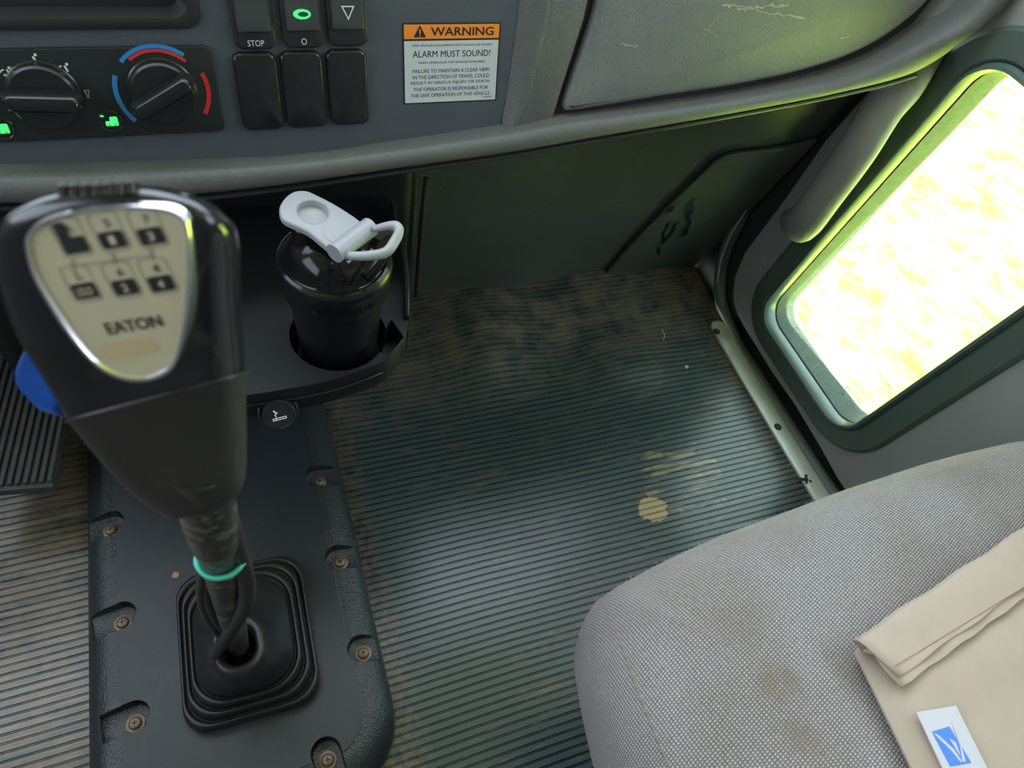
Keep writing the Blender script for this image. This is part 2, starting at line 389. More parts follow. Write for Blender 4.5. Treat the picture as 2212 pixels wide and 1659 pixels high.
def mat_fabric(name, side=False):
    m = bpy.data.materials.new(name); m.use_nodes = True
    nt = m.node_tree; N = nt.nodes; L = nt.links; b = N['Principled BSDF']; b.inputs['Roughness'].default_value = .95
    b.inputs['Sheen Weight'].default_value = .25; b.inputs['Specular IOR Level'].default_value = .15
    uv = N.new('ShaderNodeUVMap')
    def wave(ax, scale, src):
        mp = N.new('ShaderNodeMapping'); L.new(src, mp.inputs['Vector'])
        mp.inputs['Rotation'].default_value = (0, 0, math.radians(ax)); w = N.new('ShaderNodeTexWave'); w.inputs['Scale'].default_value = scale
        w.inputs['Distortion'].default_value = 2.4; w.inputs['Detail'].default_value = 2; w.inputs['Detail Scale'].default_value = .35
        w.bands_direction = 'X'; L.new(mp.outputs[0], w.inputs['Vector']); return w.outputs['Fac']
    src = uv.outputs[0]
    a = wave(0, 92, src); c = wave(90, 132, src)
    mul = N.new('ShaderNodeMath'); mul.operation = 'MULTIPLY'; L.new(a, mul.inputs[0]); L.new(c, mul.inputs[1])
    pw = N.new('ShaderNodeMapRange'); pw.inputs[1].default_value = .02; pw.inputs[2].default_value = .5; L.new(mul.outputs[0], pw.inputs[0])
    nz = N.new('ShaderNodeTexNoise'); nz.inputs['Scale'].default_value = 260; nz.inputs['Detail'].default_value = 3; L.new(src, nz.inputs['Vector'])
    big = N.new('ShaderNodeTexNoise'); big.inputs['Scale'].default_value = 7; big.inputs['Detail'].default_value = 5; L.new(src, big.inputs['Vector'])
    mx = N.new('ShaderNodeMix'); mx.data_type = 'RGBA'
    mx.inputs[6].default_value = (.24, .225, .22, 1); mx.inputs[7].default_value = (.64, .59, .585, 1)
    L.new(pw.outputs[0], mx.inputs[0])
    m2 = N.new('ShaderNodeMix'); m2.data_type = 'RGBA'; m2.blend_type = 'MULTIPLY'; m2.inputs[0].default_value = 1
    rp = N.new('ShaderNodeMix'); rp.data_type = 'RGBA'; rp.inputs[6].default_value = (.80, .72, .66, 1); rp.inputs[7].default_value = (1.08, 1.08, 1.10, 1)
    r3 = N.new('ShaderNodeMapRange'); r3.inputs[1].default_value = .25; r3.inputs[2].default_value = .6; L.new(big.outputs['Fac'], r3.inputs[0]); L.new(r3.outputs[0], rp.inputs[0])
    L.new(mx.outputs[2], m2.inputs[6]); L.new(rp.outputs[2], m2.inputs[7])
    m3 = N.new('ShaderNodeMix'); m3.data_type = 'RGBA'; m3.blend_type = 'MULTIPLY'; m3.inputs[0].default_value = .45
    L.new(m2.outputs[2], m3.inputs[6]); L.new(nz.outputs['Fac'], m3.inputs[7])
    # brown stains
    g = N.new('ShaderNodeNewGeometry'); col = m3.outputs[2]
    sn = N.new('ShaderNodeTexNoise'); sn.inputs['Scale'].default_value = 45; sn.inputs['Detail'].default_value = 5; L.new(g.outputs['Position'], sn.inputs['Vector'])
    for (px, py, r, s) in ((1680, 1465, .020, .45), (1725, 1600, .022, .5), (1585, 1350, .02, .12), (2130, 1100, .025, .3), (1410, 1260, .03, .10), (1840, 1440, .03, .25)):
        P = at(px, py, 2, .445)
        ds = N.new('ShaderNodeVectorMath'); ds.operation = 'DISTANCE'; ds.inputs[1].default_value = tuple(P); L.new(g.outputs['Position'], ds.inputs[0])
        ad = N.new('ShaderNodeMath'); ad.operation = 'MULTIPLY_ADD'; L.new(sn.outputs['Fac'], ad.inputs[0]); ad.inputs[1].default_value = .06; L.new(ds.outputs['Value'], ad.inputs[2])
        r4 = N.new('ShaderNodeMapRange'); r4.inputs[1].default_value = r+.03; r4.inputs[2].default_value = r*.4+.025; r4.inputs[4].default_value = s; L.new(ad.outputs[0], r4.inputs[0])
        q = N.new('ShaderNodeMix'); q.data_type = 'RGBA'; q.inputs[7].default_value = (.22, .16, .10, 1); L.new(r4.outputs[0], q.inputs[0]); L.new(col, q.inputs[6]); col = q.outputs[2]
    L.new(col, b.inputs['Base Color'])
    bp = N.new('ShaderNodeBump'); bp.inputs['Strength'].default_value = .9; bp.inputs['Distance'].default_value = .0012
    L.new(pw.outputs[0], bp.inputs['Height']); L.new(bp.outputs[0], b.inputs['Normal'])
    return m
M_fab = mat_fabric('grey_woven_fabric')
M_seam = mat('tan_seam_thread', (.26, .205, .17), .9)

def mat_glass():
    m = bpy.data.materials.new('clear_window_glass'); m.use_nodes = True; nt = m.node_tree; N = nt.nodes; L = nt.links
    N.remove(N['Principled BSDF']); o = N['Material Output']
    t = N.new('ShaderNodeBsdfTransparent'); t.inputs[0].default_value = (.93, .97, .93, 1)
    gl = N.new('ShaderNodeBsdfGlossy'); gl.inputs['Roughness'].default_value = .02
    df = N.new('ShaderNodeBsdfDiffuse'); df.inputs[0].default_value = (.5, .5, .42, 1)
    fr = N.new('ShaderNodeFresnel'); fr.inputs[0].default_value = 1.3
    gb = N.new('ShaderNodeNewGeometry'); iv = N.new('ShaderNodeMath'); iv.operation = 'SUBTRACT'; iv.inputs[0].default_value = 1; L.new(gb.outputs['Backfacing'], iv.inputs[1])
    mu = N.new('ShaderNodeMath'); mu.operation = 'MULTIPLY'; L.new(iv.outputs[0], mu.inputs[0]); L.new(fr.outputs[0], mu.inputs[1])
    a = N.new('ShaderNodeMixShader'); L.new(mu.outputs[0], a.inputs[0]); L.new(t.outputs[0], a.inputs[1]); L.new(gl.outputs[0], a.inputs[2])
    g = N.new('ShaderNodeNewGeometry'); nz = N.new('ShaderNodeTexNoise'); nz.inputs['Scale'].default_value = 90; nz.inputs['Detail'].default_value = 10
    L.new(g.outputs['Position'], nz.inputs['Vector'])
    r = N.new('ShaderNodeMapRange'); r.inputs[1].default_value = .60; r.inputs[2].default_value = .78; r.inputs[4].default_value = .18; L.new(nz.outputs['Fac'], r.inputs[0])
    b = N.new('ShaderNodeMixShader'); L.new(r.outputs[0], b.inputs[0]); L.new(a.outputs[0], b.inputs[1]); L.new(df.outputs[0], b.inputs[2])
    L.new(b.outputs[0], o.inputs[0]); return m
M_glass = mat_glass()
def mat_grass():
    m = bpy.data.materials.new('sunlit_grass'); m.use_nodes = True; nt = m.node_tree; N = nt.nodes; L = nt.links; b = N['Principled BSDF']
    b.inputs['Roughness'].default_value = .9
    g = N.new('ShaderNodeNewGeometry')
    mp = N.new('ShaderNodeMapping'); mp.inputs['Rotation'].default_value = (0, 0, .6); mp.inputs['Scale'].default_value = (1.2, 1.0, 1); L.new(g.outputs['Position'], mp.inputs['Vector'])
    a = N.new('ShaderNodeTexNoise'); a.inputs['Scale'].default_value = 3.2; a.inputs['Detail'].default_value = 12; a.inputs['Roughness'].default_value = .78; L.new(mp.outputs[0], a.inputs['Vector'])
    r = N.new('ShaderNodeValToRGB'); L.new(a.outputs['Fac'], r.inputs[0]); e = r.color_ramp.elements
    e[0].position = .38; e[0].color = (.04, .12, .008, 1); e[1].position = .64; e[1].color = (.52, .56, .15, 1)
    k = r.color_ramp.elements.new(.43); k.color = (.17, .30, .012, 1); k = r.color_ramp.elements.new(.50); k.color = (.40, .50, .05, 1)
    L.new(r.outputs[0], b.inputs['Base Color']); return m
M_grass = mat_grass()

# ================================================================== THE SETTING
def struct(o): o['kind'] = 'structure'; return o
# ---- ribbed rubber floor
def floor_z(x, y):
    z = 0.0
    z += .030*math.exp(-((x-.37)/.085)**2-((y-.76)/.10)**2)
    z += .016*math.exp(-((x-.62)/.10)**2-((y-.66)/.06)**2)
    z -= .006*math.exp(-((x-.50)/.05)**2-((y-.70)/.07)**2)
    z += .20*max(0, y-.66)**2+.10*max(0, y-.36)**2
    if x > .05: z += .010*ss(.07, .26, x)*(1-ss(.50, .85, x))*(1-ss(.45, .65, y))
    z += .002*math.sin(9*x+3*y)
    return z
def build_floor():
    pitch_ = .0101; xs = [-1.10+.05*i for i in range(15)]+[-.36+.014*i for i in range(88)]
    xs = [x for x in xs if x < .868]+[.868]
    ys = []; kinds = []
    y = -.75
    while y < -.12: ys.append((y, 0)); y += .07
    y = -.12
    while y < .93:
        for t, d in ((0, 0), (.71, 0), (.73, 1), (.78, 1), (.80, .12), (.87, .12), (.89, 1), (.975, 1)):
            ys.append((y+t*pitch_, d))
        y += pitch_
    V = []; Fc = []; mi = []
    for (yy, d) in ys:
        for x in xs:
            wob = .003*math.sin(5*x+yy*4)
            V.append((x, yy+wob, floor_z(x, yy)-.0020*d))
    n = len(xs)
    for i in range(len(ys)-1):
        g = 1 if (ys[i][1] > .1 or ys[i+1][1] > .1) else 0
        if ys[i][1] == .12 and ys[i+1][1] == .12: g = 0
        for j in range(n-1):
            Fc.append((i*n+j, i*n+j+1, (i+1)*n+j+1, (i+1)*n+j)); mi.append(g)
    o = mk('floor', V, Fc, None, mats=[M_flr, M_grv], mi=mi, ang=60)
    return struct(o)
floor = build_floor()
# ---- sub floor / jamb channel under the door edge
V, Fc = loft([[(x, y, z) for y in (-.75, .2, .6, .95)] for x, z in ((.862, -.004), (.872, -.004), (.878, -.012), (.905, -.012), (.96, -.012))], closed=False)
struct(mk('trim_1', V, Fc, M_jamb))
# ---- firewall
def fw_y(x, z): return .876-z*(.01+.27*ss(.48, .86, x))-.02*math.exp(-((x-.45)/.1)**2-((z-.02)/.1)**2)
xs = [.12+.03*i for i in range(27)]; zs = [-.02+.03*i for i in range(22)]
V, Fc = loft([[(x, fw_y(x, z), z) for x in xs] for z in zs], closed=False)
firewall = struct(mk('wall_front', V, Fc, M_kick, solid=.004))
V, Fc = loft([[(-1.12, .93, z), (-.5, .93, z), (.13, .93, z)] for z in (-.02, .3, .62)], closed=False)
struct(mk('wall_front', V, Fc, M_jamb, solid=.004))

# ---- door with low lookdown window
DX = .895
DF = Fr((DX, 0, 0), (0, 1, 0), (0, 0, 1), (-1, 0, 0))
DF.v = Vector((0, 0, 1)); DF.n = Vector((-1, 0, 0)); DF.u = Vector((0, 1, 0))
SH = -.130
def dloop(y0, y1, z0, z1, r, n=8, grow=0.0):
    """sheared rounded rectangle in the door plane (y, z)"""
    w, h = y1-y0+2*grow, z1-z0+2*grow; r = r+grow
    pts = rrect(w, h, min(r, w/2-.001, h/2-.001), n); cy = (y0+y1)/2; cz = (z0+z1)/2
    return [(cy+a+SH*(cz+b-.14), cz+b) for a, b in pts]
WIN = dict(y0=.379, y1=.652, z0=.092, z1=.640, r=.045)
inner = dloop(**WIN, grow=.006)
def door_outline():
    pts = [(-.70, .010), (.34, .012)]
    for p in ((1770, 962), (1719, 877), (1669, 805), (1627, 737), (1608, 707), (1594, 680), (1585, 655), (1584, 632), (1588, 598), (1610, 545), (1650, 492), (1700, 425), (1784, 304), (1875, 200), (1960, 100)):
        q = at(p[0], p[1], 0, DX)
        pts.append((q.y, q.z))
    pts += [(.68, .75), (.66, .93), (-.70, .93)]
    return pts
DO = door_outline()
door = curve_prism('door_1', DF, [DO, inner[::-1]], 0, -.03, M_door, bevel=.004); struct(door)
def ring(grow, x): return [Vector((x, a, b)) for a, b in dloop(**WIN, grow=grow)]
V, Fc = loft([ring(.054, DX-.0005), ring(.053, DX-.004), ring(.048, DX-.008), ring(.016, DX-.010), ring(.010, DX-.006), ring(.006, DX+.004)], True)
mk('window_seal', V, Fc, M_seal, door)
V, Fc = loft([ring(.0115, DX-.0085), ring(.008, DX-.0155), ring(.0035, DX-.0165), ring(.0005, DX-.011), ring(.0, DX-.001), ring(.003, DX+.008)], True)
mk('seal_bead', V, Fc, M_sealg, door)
win = struct(curve_prism('window_1', DF, [dloop(**WIN, grow=.004)], -.010, -.013, M_glass))
win2 = curve_prism('outer_pane', DF, [dloop(**WIN, grow=.004)], -.048, -.051, M_glass, win)
V, Fc = loft([ring(.003, DX+.012), ring(.003, DX+.016), ring(.0, DX+.052), ring(.003, DX+.060)], True)
mk('window_reveal', V, Fc, M_reveal, door)
curve_prism('outer_skin', DF, [[(-.70, -.30), (.80, -.30), (.80, .93), (-.70, .93)], dloop(**WIN, grow=.002)[::-1]], -.055, -.058, M_shell, door)
# glass marks on both panes
for (ax, ay), (bx, by), x, mm in (((1829, 835), (1863, 873), DX+.0095, M_ink), ((1896, 803), (1927, 843), DX+.0475, M_inkg)):
    a = at(ax, ay, 0, x); b = at(bx, by, 0, x); u = (b-a); up = at(ax+12, ay-10, 0, x)-a
    f = Fr((a+b)/2, u, up, (-1, 0, 0))
    text('glass_mark', 'PACCAR', f, u.length, u.length*.2, M_ink, win, off=.018)
    f2 = Fr((a+b)/2-f.v*u.length*.40, u, up, (-1, 0, 0))
    text('glass_mark', 'E6', Fr(f2.p(-u.length*.45, 0), u, up, (-1, 0, 0)), u.length*.1, u.length*.09, mm, win)
    for k in range(3):
        V, Fc = prism(Fr(f2.p(u.length*.12, -k*u.length*.11), u, up, (-1, 0, 0)), rrect(u.length*.62, u.length*.018, u.length*.004, 2), .0001, .0003); mk('glass_mark', V, Fc, M_inkg, win)
# grab handle on the door
hp = [at(1998, 95, 0, .880), at(1950, 180, 0, .848), at(1905, 235, 0, .826), at(1850, 325, 0, .812), at(1785, 415, 0, .812), at(1745, 470, 0, .820), at(1722, 488, 0, .850), at(1716, 486, 0, .893)]
def oval(pts, w, d, side, n=16, sm=6):
    P = cr(pts, sm); rows = []
    for i, p in enumerate(P):
        t = (P[min(i+1, len(P)-1)]-P[max(i-1, 0)]).normalized(); x = (side-t*side.dot(t)).normalized(); y = t.cross(x)
        rows.append([p+x*(w*math.cos(2*PI*j/n))+y*(d*math.sin(2*PI*j/n)) for j in range(n)])
    return loft(rows, True, True, True)
V, Fc = oval(hp, .030, .021, Vector((0, 1, 0)))
hd = mk('grab_handle', V, Fc, M_handle, door)
# weather strip and jamb edge round the door opening
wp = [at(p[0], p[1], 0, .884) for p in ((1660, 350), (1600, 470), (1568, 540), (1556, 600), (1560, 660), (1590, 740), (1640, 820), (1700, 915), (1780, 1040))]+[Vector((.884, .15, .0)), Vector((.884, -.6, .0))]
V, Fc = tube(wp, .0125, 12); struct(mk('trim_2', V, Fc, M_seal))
ep = [at(p[0], p[1], 0, .868) for p in ((1612, 455), (1580, 505), (1558, 560), (1550, 612))]
V, Fc = tube(ep, [.0015, .003, .003, .0015], 8); struct(mk('trim_3', V, Fc, M_door))

# ---- cab shell (with its windows open to the sky)
def wallbox(name, a, b, m):
    V = [(x, y, z) for x in (a[0], b[0]) for y in (a[1], b[1]) for z in (a[2], b[2])]
    return struct(mk(name, V, [(0, 1, 3, 2), (4, 6, 7, 5), (0, 4, 5, 1), (2, 3, 7, 6), (0, 2, 6, 4), (1, 5, 7, 3)], m, smooth=False))
YB = -.78
curve_prism('wall_left', Fr((-1.12, 0, 0), (0, 1, 0), (0, 0, 1)), [[(YB, -.05), (.95, -.05), (.95, .95), (.70, 1.56), (YB, 1.56)], [(-.55, .93), (.62, .93), (.50, 1.47), (-.55, 1.47)]], -.02, .02, M_shell)['kind'] = 'structure'
curve_prism('wall_right', Fr((.94, 0, 0), (0, 1, 0), (0, 0, 1)), [[(YB, .93), (.98, .93), (.70, 1.56), (YB, 1.56)], [(-.55, .96), (.62, .96), (.50, 1.47), (-.55, 1.47)]], -.02, .02, M_shell)['kind'] = 'structure'
wallbox('wall_right', (.899, .715, -.05), (.955, .98, .45), M_jamb)
wallbox('wall_right', (.899, .680, .45), (.955, .98, .93), M_jamb)
wallbox('wall_right', (.92, YB, -.05), (.95, -.70, .93), M_shell)
wallbox('wall_back', (-1.12, YB-.03, -.05), (.95, YB, 1.56), M_shell)
wallbox('ceiling', (-1.12, YB, 1.55), (.95, .72, 1.59), M_headl)
# ---- ground outside
V = [(.6, -30, -1.25), (30, -30, -1.25), (30, 30, -1.25), (.6, 30, -1.25)]
struct(mk('ground', V, [(0, 1, 2, 3)], M_grass, smooth=False))
V = [(-30, -30, -1.25), (.6, -30, -1.25), (.6, 30, -1.25), (-30, 30, -1.25)]
struct(mk('ground', V, [(0, 1, 2, 3)], mat('added_grey_ground', (.12, .12, .12), .9, var=.4, vscale=20), smooth=False))  # unseen ground, added in grey to weaken the green bounce into the cab

# ================================================================== DASHBOARD
dash = empty('dashboard', (-.1, .66, .50), 'grey truck dashboard with rounded lower lip above the footwell', 'dashboard')
Tp = [(-420, 356), (0, 352), (300, 347), (600, 335), (880, 300), (1100, 268), (1210, 251), (1430, 223), (1640, 189), (1800, 150), (1900, 108), (1990, 48), (2050, -10), (2120, -120)]
Mp = [(-420, 392), (0, 388), (300, 378), (600, 357), (880, 324), (1100, 292), (1220, 273), (1440, 241), (1645, 209), (1812, 176), (1930, 135), (2030, 85), (2100, 40), (2190, -80)]
Bp = [(-420, 450), (0, 452), (300, 442), (600, 412), (880, 370), (1120, 335), (1230, 315), (1450, 276), (1660, 237), (1830, 203), (1985, 163), (2085, 98), (2165, 38), (2270, -80)]
To = [0, 0, 0, 0, 0, .004, .012, .012, .012, .012, .012, .012, .012, .012]
Mo = [.034]*9+[.036, .042, .055, .064, .07]
Bo = [.030]*9+[.036, .046, .062, .074, .085]
rows = []
Tr = cr([onp(*p, o) for p, o in zip(Tp, To)], 6); Mr = cr([onp(*p, o) for p, o in zip(Mp, Mo)], 6); Br = cr([onp(*p, o) for p, o in zip(Bp, Bo)], 6)
T2 = [t+(m-t)*.55+PN*.007 for t, m in zip(Tr, Mr)]
M2 = [m+(b-m)*.5+PN*.006 for m, b in zip(Mr, Br)]
B2 = []
for i, (b, m) in enumerate(zip(Br, Mr)):
    k = ss(.74, .85, b.x)
    B2.append(b+Vector((-.02*k, .03, .004-.002*k)))
B3 = [Vector((b.x-.03*ss(.74, .86, b.x), fw_y(b.x, b.z)-.012, b.z+.01)) for b in Br]
rails = [[t-PN*.02 for t in Tr], Tr, T2, Mr, M2, Br, B2, B3]
V, Fc = loft(rails, closed=False)
o = mk('lip', V, Fc, M_sur, dash, subd=1)
# thin seam strip under the lip
V, Fc = tube([b+Vector((0, .004, -.002)) for b in Br[6:61:3]], .003, 8, smooth=3); mk('lip_seam', V, Fc, M_blk2, dash)
# centre panel (blue-grey) with a backing
CF = Fr(P0, PU, PV, PN)
def cpoly(pxs, off=0): return [CF.at(a, b, off) for a, b in pxs]
pa = cpoly([(-700, 420), (0, 385), (300, 378), (600, 362), (880, 325), (1096, 284), (1100, 262), (1130, 60), (1150, -60)])
pa += [(pa[-1][0]+.01, .16), (pa[0][0], .16)]
cen = curve_prism('centre_panel', CF, [pa], 0, -.012, M_panel, dash)
# facet between centre panel and glove box surround
fa = [cpoly([(1146, -330), (1128, -60), (1118, 40), (1104, 140), (1092, 225), (1082, 266)], .0005), cpoly([(1164, -330), (1142, -60), (1131, 40), (1116, 140), (1103, 225), (1090, 272)], .004),
      cpoly([(1232, -330), (1188, -60), (1172, 40), (1152, 140), (1130, 225), (1103, 280)], .0145), cpoly([(1248, -330), (1200, -60), (1184, 40), (1163, 140), (1140, 225), (1110, 284)], .012)]
V, Fc = loft([[CF.p(a, b, c) for a, b in r] for r, c in zip(fa, (.0005, .004, .0145, .0125))], closed=False)
mk('centre_panel_bezel', V, Fc, M_sur, dash, subd=1)
sp = cpoly([(1180, -60), (1164, 40), (1145, 140), (1122, 225), (1104, 284), (1160, 268), (1192, 262), (1199, 240), (1214, 190), (1237, 120), (1262, 40), (1284, -60)], .012)
sp = [(a, b) for a, b in sp]; sp.append((sp[-1][0]+.01, .16)); sp.insert(0, (sp[0][0]+.01, .16))
mk('glove_box_surround', *prism(CF, sp, -.004, .012, .002), M_sur, dash)
# backing behind the lid gap
mk('panel_backing', *prism(Fr(CF.p(.06, .05, 0), PU, PV, PN), [(-.12, -.11), (.12, -.11), (.12, .11), (-.12, .11)], -.016, -.0125), M_blk2, dash)
bk = cpoly([(1180, 20), (1190, 264), (1430, 236), (1640, 204), (1800, 168), (1900, 126), (1990, 70), (2060, 10)], .004)
bk += [(bk[-1][0]+.03, .16), (bk[0][0], .16)]
mk('glove_box_gap', *prism(CF, bk, -.012, .003), M_blk2, dash)
lp = [(1305, -60), (1282, 30), (1256, 110), (1232, 180), (1217, 225), (1216, 240), (1226, 245), (1300, 235), (1430, 213), (1540, 197), (1640, 179), (1720, 161), (1800, 137), (1860, 112), (1910, 84), (1960, 47), (2000, 10), (2035, -40)]
lp = [(a+(5 if a < 1300 else 0), b-5) for a, b in lp]
ll = [tuple(v[:2]) for v in cr([(a, b, 0) for a, b in cpoly(lp, .014)], 3)]
ll += [(ll[-1][0]+.01, .15), (ll[0][0]+.012, .15)]
lid = mk('glove_box_lid', *prism(CF, ll, .0, .017, .0065), M_lid, dash)
# scuffs on the glove box lid
def scuff(parent, fr, pts, w, m=None, off=.0174):
    P = [fr.at(a, b, off) for a, b in pts]; V = []; Fc = []
    for i, (a, b) in enumerate(P):
        t = w*(.3+random.random()); V += [fr.p(a, b-t/2, off), fr.p(a, b+t/2, off)]
        if i: Fc.append((2*i-2, 2*i, 2*i+1, 2*i-1))
    return V, Fc
def jl(a, b, n, j): return [(a[0]+(b[0]-a[0])*k/n+random.uniform(-j, j), a[1]+(b[1]-a[1])*k/n+random.uniform(-j, j)) for k in range(n+1)]
sc = [scuff(lid, CF, jl((1510, 92), (1578, 5), 8, 2), .0008), scuff(lid, CF, jl((1590, 20), (1700, 10), 20, 4), .0035), scuff(lid, CF, jl((1560, 8), (1640, 22), 14, 4), .003),
      scuff(lid, CF, jl((1640, 26), (1735, 38), 12, 3), .0018), scuff(lid, CF, jl((1335, 95), (1380, 100), 8, 3), .0012), scuff(lid, CF, jl((1520, 60), (1550, 80), 5, 2), .0008), scuff(lid, CF, jl((1810, 82), (1835, 80), 3, 1), .0015)]
for q in sc: mk('scuff', *q, M_scuff, lid)
# dash top running forward to the windscreen
za = .16*PV.z+P0.z
ty = (P0+PV*.16).y
V, Fc = loft([[(-1.10, ty, za-.002), (.85, ty, za-.002)], [(-1.10, ty+.01, za+.03), (.85, ty+.01, za+.03)], [(-1.10, ty+.10, za+.05), (.87, ty+.10, za+.05)], [(-1.10, 1.0, .93), (.90, 1.0, .93)]], closed=False)
mk('dash_top', V, Fc, M_sur, dash, solid=.006)
# the driver's half of the fascia, running left out of frame
V, Fc = prism(Fr(CF.p(-.98, 0, -.01), PU, PV, PN), [(-.42, -.12), (.18, -.12), (.18, .16), (-.42, .16)], 0, .008, .002); mk('driver_fascia', V, Fc, M_panel, dash)
# radio bezel with sunken dark display
rb = [CF.at(440, 62), CF.at(0, 84)]
x1 = rb[0][0]; z0 = rb[0][1]; x0 = x1-.26; z1 = z0+.13
rf = Fr(CF.p((x0+x1)/2, (z0+z1)/2), PU, PV, PN)
def rr(g, c, r): return [rf.p(a, b, c) for a, b in rrect(x1-x0+2*g, z1-z0+2*g, r, 8)]
radio = empty('radio_unit', rf.o, 'dark recessed radio surround with a shiny rounded lower edge above the climate controls', 'radio')
V, Fc = loft([rr(.0, .0003, .014), rr(-.001, .004, .013), rr(-.006, .006, .012), rr(-.010, .005, .012), rr(-.013, -.001, .012), rr(-.016, -.008, .011)], True)
mk('bezel', V, Fc, M_blk2, radio)
mk('display_screen', *prism(rf, rrect(x1-x0-.03, z1-z0-.03, .010), -.0115, -.008), M_blk, radio)
boolean(cen, [prism(rf, rrect(x1-x0-.002, z1-z0-.002, .012), -.03, .01)])

# climate control panel
a = CF.at(455, 96); b = CF.at(485, 280); cxr = (a[0]+b[0])/2
cl, ct, cb = cxr-.235, a[1], b[1]
clf = Fr(CF.p((cl+cxr)/2, (ct+cb)/2), PU, PV, PN)
clim = empty('climate_control_panel', clf.o, 'black climate control panel with two rotary knobs below the radio', 'climate controls')
mk('face', *prism(clf, rrect(cxr-cl, ct-cb, .006), .0005, .0045, .0012), M_face, clim)
def arc(fr, r0, r1, a0, a1, c0=.0047, c1=.0050, n=24):
    V = []; Fc = []
    for k in range(n+1):
        t = math.radians(a0+(a1-a0)*k/n)
        for r in (r0, r1): V.append(fr.p(r*math.cos(t), r*math.sin(t), c1))
        if k: Fc.append((2*k-2, 2*k, 2*k+1, 2*k-1))
    return V, Fc
def knob(px, py, ang, name='control_knob'):
    u, v = CF.at(px, py, .0045); f0 = Fr(CF.p(u, v), PU, PV, PN)
    k = mk(name, *lathe(f0, [(.0290, .0047), (.0290, .0056), (.0278, .0065), (.0276, .0095), (.0270, .015), (.0252, .017), (.001, .0172)], 56, True, True), M_blk, clim)
    ca, sa = math.cos(ang), math.sin(ang)
    gf = Fr(f0.o, PU*ca+PV*sa, -PU*sa+PV*ca, PN)
    rows = []
    for c, w, l in ((.016, .017, .062), (.022, .0165, .061), (.028, .014, .057), (.0305, .010, .052), (.031, .003, .046)):
        rows.append([gf.p(a, b, c) for a, b in rrect(l, w, w*.48, 6)])
    mk('grip', *loft(rows, True, True, True), M_blk, k)
    return f0, gf, k
f1, g1, k1 = knob(352, 196, math.radians(28))
f2, g2, k2 = knob(97, 205, math.radians(-4))
mk('blue_arc', *join(arc(f1, .0365, .0385, 52, 138), arc(f1, .0385, .0400, 52, 138), arc(f1, .0365, .0405, 158, 222)), M_cyan, clim)
mk('red_arc', *join(arc(f1, .0332, .0360, 46, 128), arc(f1, .0365, .0405, -35, 22)), M_red, clim)
for k, ch in enumerate('COMFORT CONTROL'):
    if ch == ' ': continue
    t = math.radians(-128+k*4.9); R = .0425
    text('lettering', ch, Fr(f1.p(R*math.cos(t), R*math.sin(t), .0046), -PU*math.sin(t)+PV*math.cos(t), -(PU*math.cos(t)+PV*math.sin(t)), PN), .0022, .0026, M_dimred, clim, rise=.0004)
def icon(px, py, kind, m=M_white, s=1.0):
    u, v = CF.at(px, py, .0047); f = Fr(CF.p(u, v), PU, PV, PN); P = []
    def q(x, y, w, h, a=0):
        a = math.radians(a); ff = Fr(f.p(x*s, y*s), PU*math.cos(a)+PV*math.sin(a), -PU*math.sin(a)+PV*math.cos(a), PN)
        P.append(prism(ff, rrect(w*s, h*s, min(w, h)*s*.3, 2), .0046, .0050))
    q(.0012, .0005, .0016, .0052, 18); q(-.0012, -.0018, .0042, .0016, -12); q(.0026, .0042, .0022, .0020)
    if kind in (1, 2): q(-.0035, .0022, .0040, .0010, 25); q(-.0045, .0014, .0022, .0010, 70)
    if kind == 2: q(-.0030, -.0042, .0038, .0010, -30)
    if kind == 3:
        P.clear(); q(0, 0, .0010, .006, 20); q(.002, 0, .001, .006, -20); q(.001, .003, .004, .001); q(.001, -.003, .002, .001)
    V, Fc = join(*P); mk('icon', V, Fc, m, clim, smooth=False)
icon(72, 130, 0); icon(16, 158, 1); icon(140, 150, 2); icon(186, 203, 3, M_inkg); icon(4, 212, 0, M_dimred)
for px, py in ((240, 262), (3, 278)):
    u, v = CF.at(px, py, .0047); f = Fr(CF.p(u, v), PU, PV, PN)
    lm = mk('indicator_button', *lathe(f, [(.0105, .0045), (.0105, .0052), (.0095, .0058), (.0088, .0052), (.001, .0052)], 32, True, True), M_blk, clim)
    P = [prism(Fr(f.p(.0005, -.0018), PU, PV, PN), rrect(.0105, .0045, .001, 2), .0053, .0057), prism(Fr(f.p(.0025, .0018), PU, PV, PN), rrect(.0065, .0050, .0014, 3), .0053, .0057),
         prism(Fr(f.p(-.0062, .0052), PU, PV, PN), rrect(.003, .0014, .0004, 2), .0053, .0057)]
    V, Fc = join(*P); mk('lamp_symbol', V, Fc, M_green, lm, smooth=False)
    P = [arc(f, .0009, .0016, 0, 360, c1=.0060, n=12)]
    mk('symbol_detail', *join(*[arc(Fr(f.p(x, -.0038), PU, PV, PN), .0006, .0012, 0, 360, c1=.0060, n=12) for x in (-.002, .003)]), M_ink, lm)

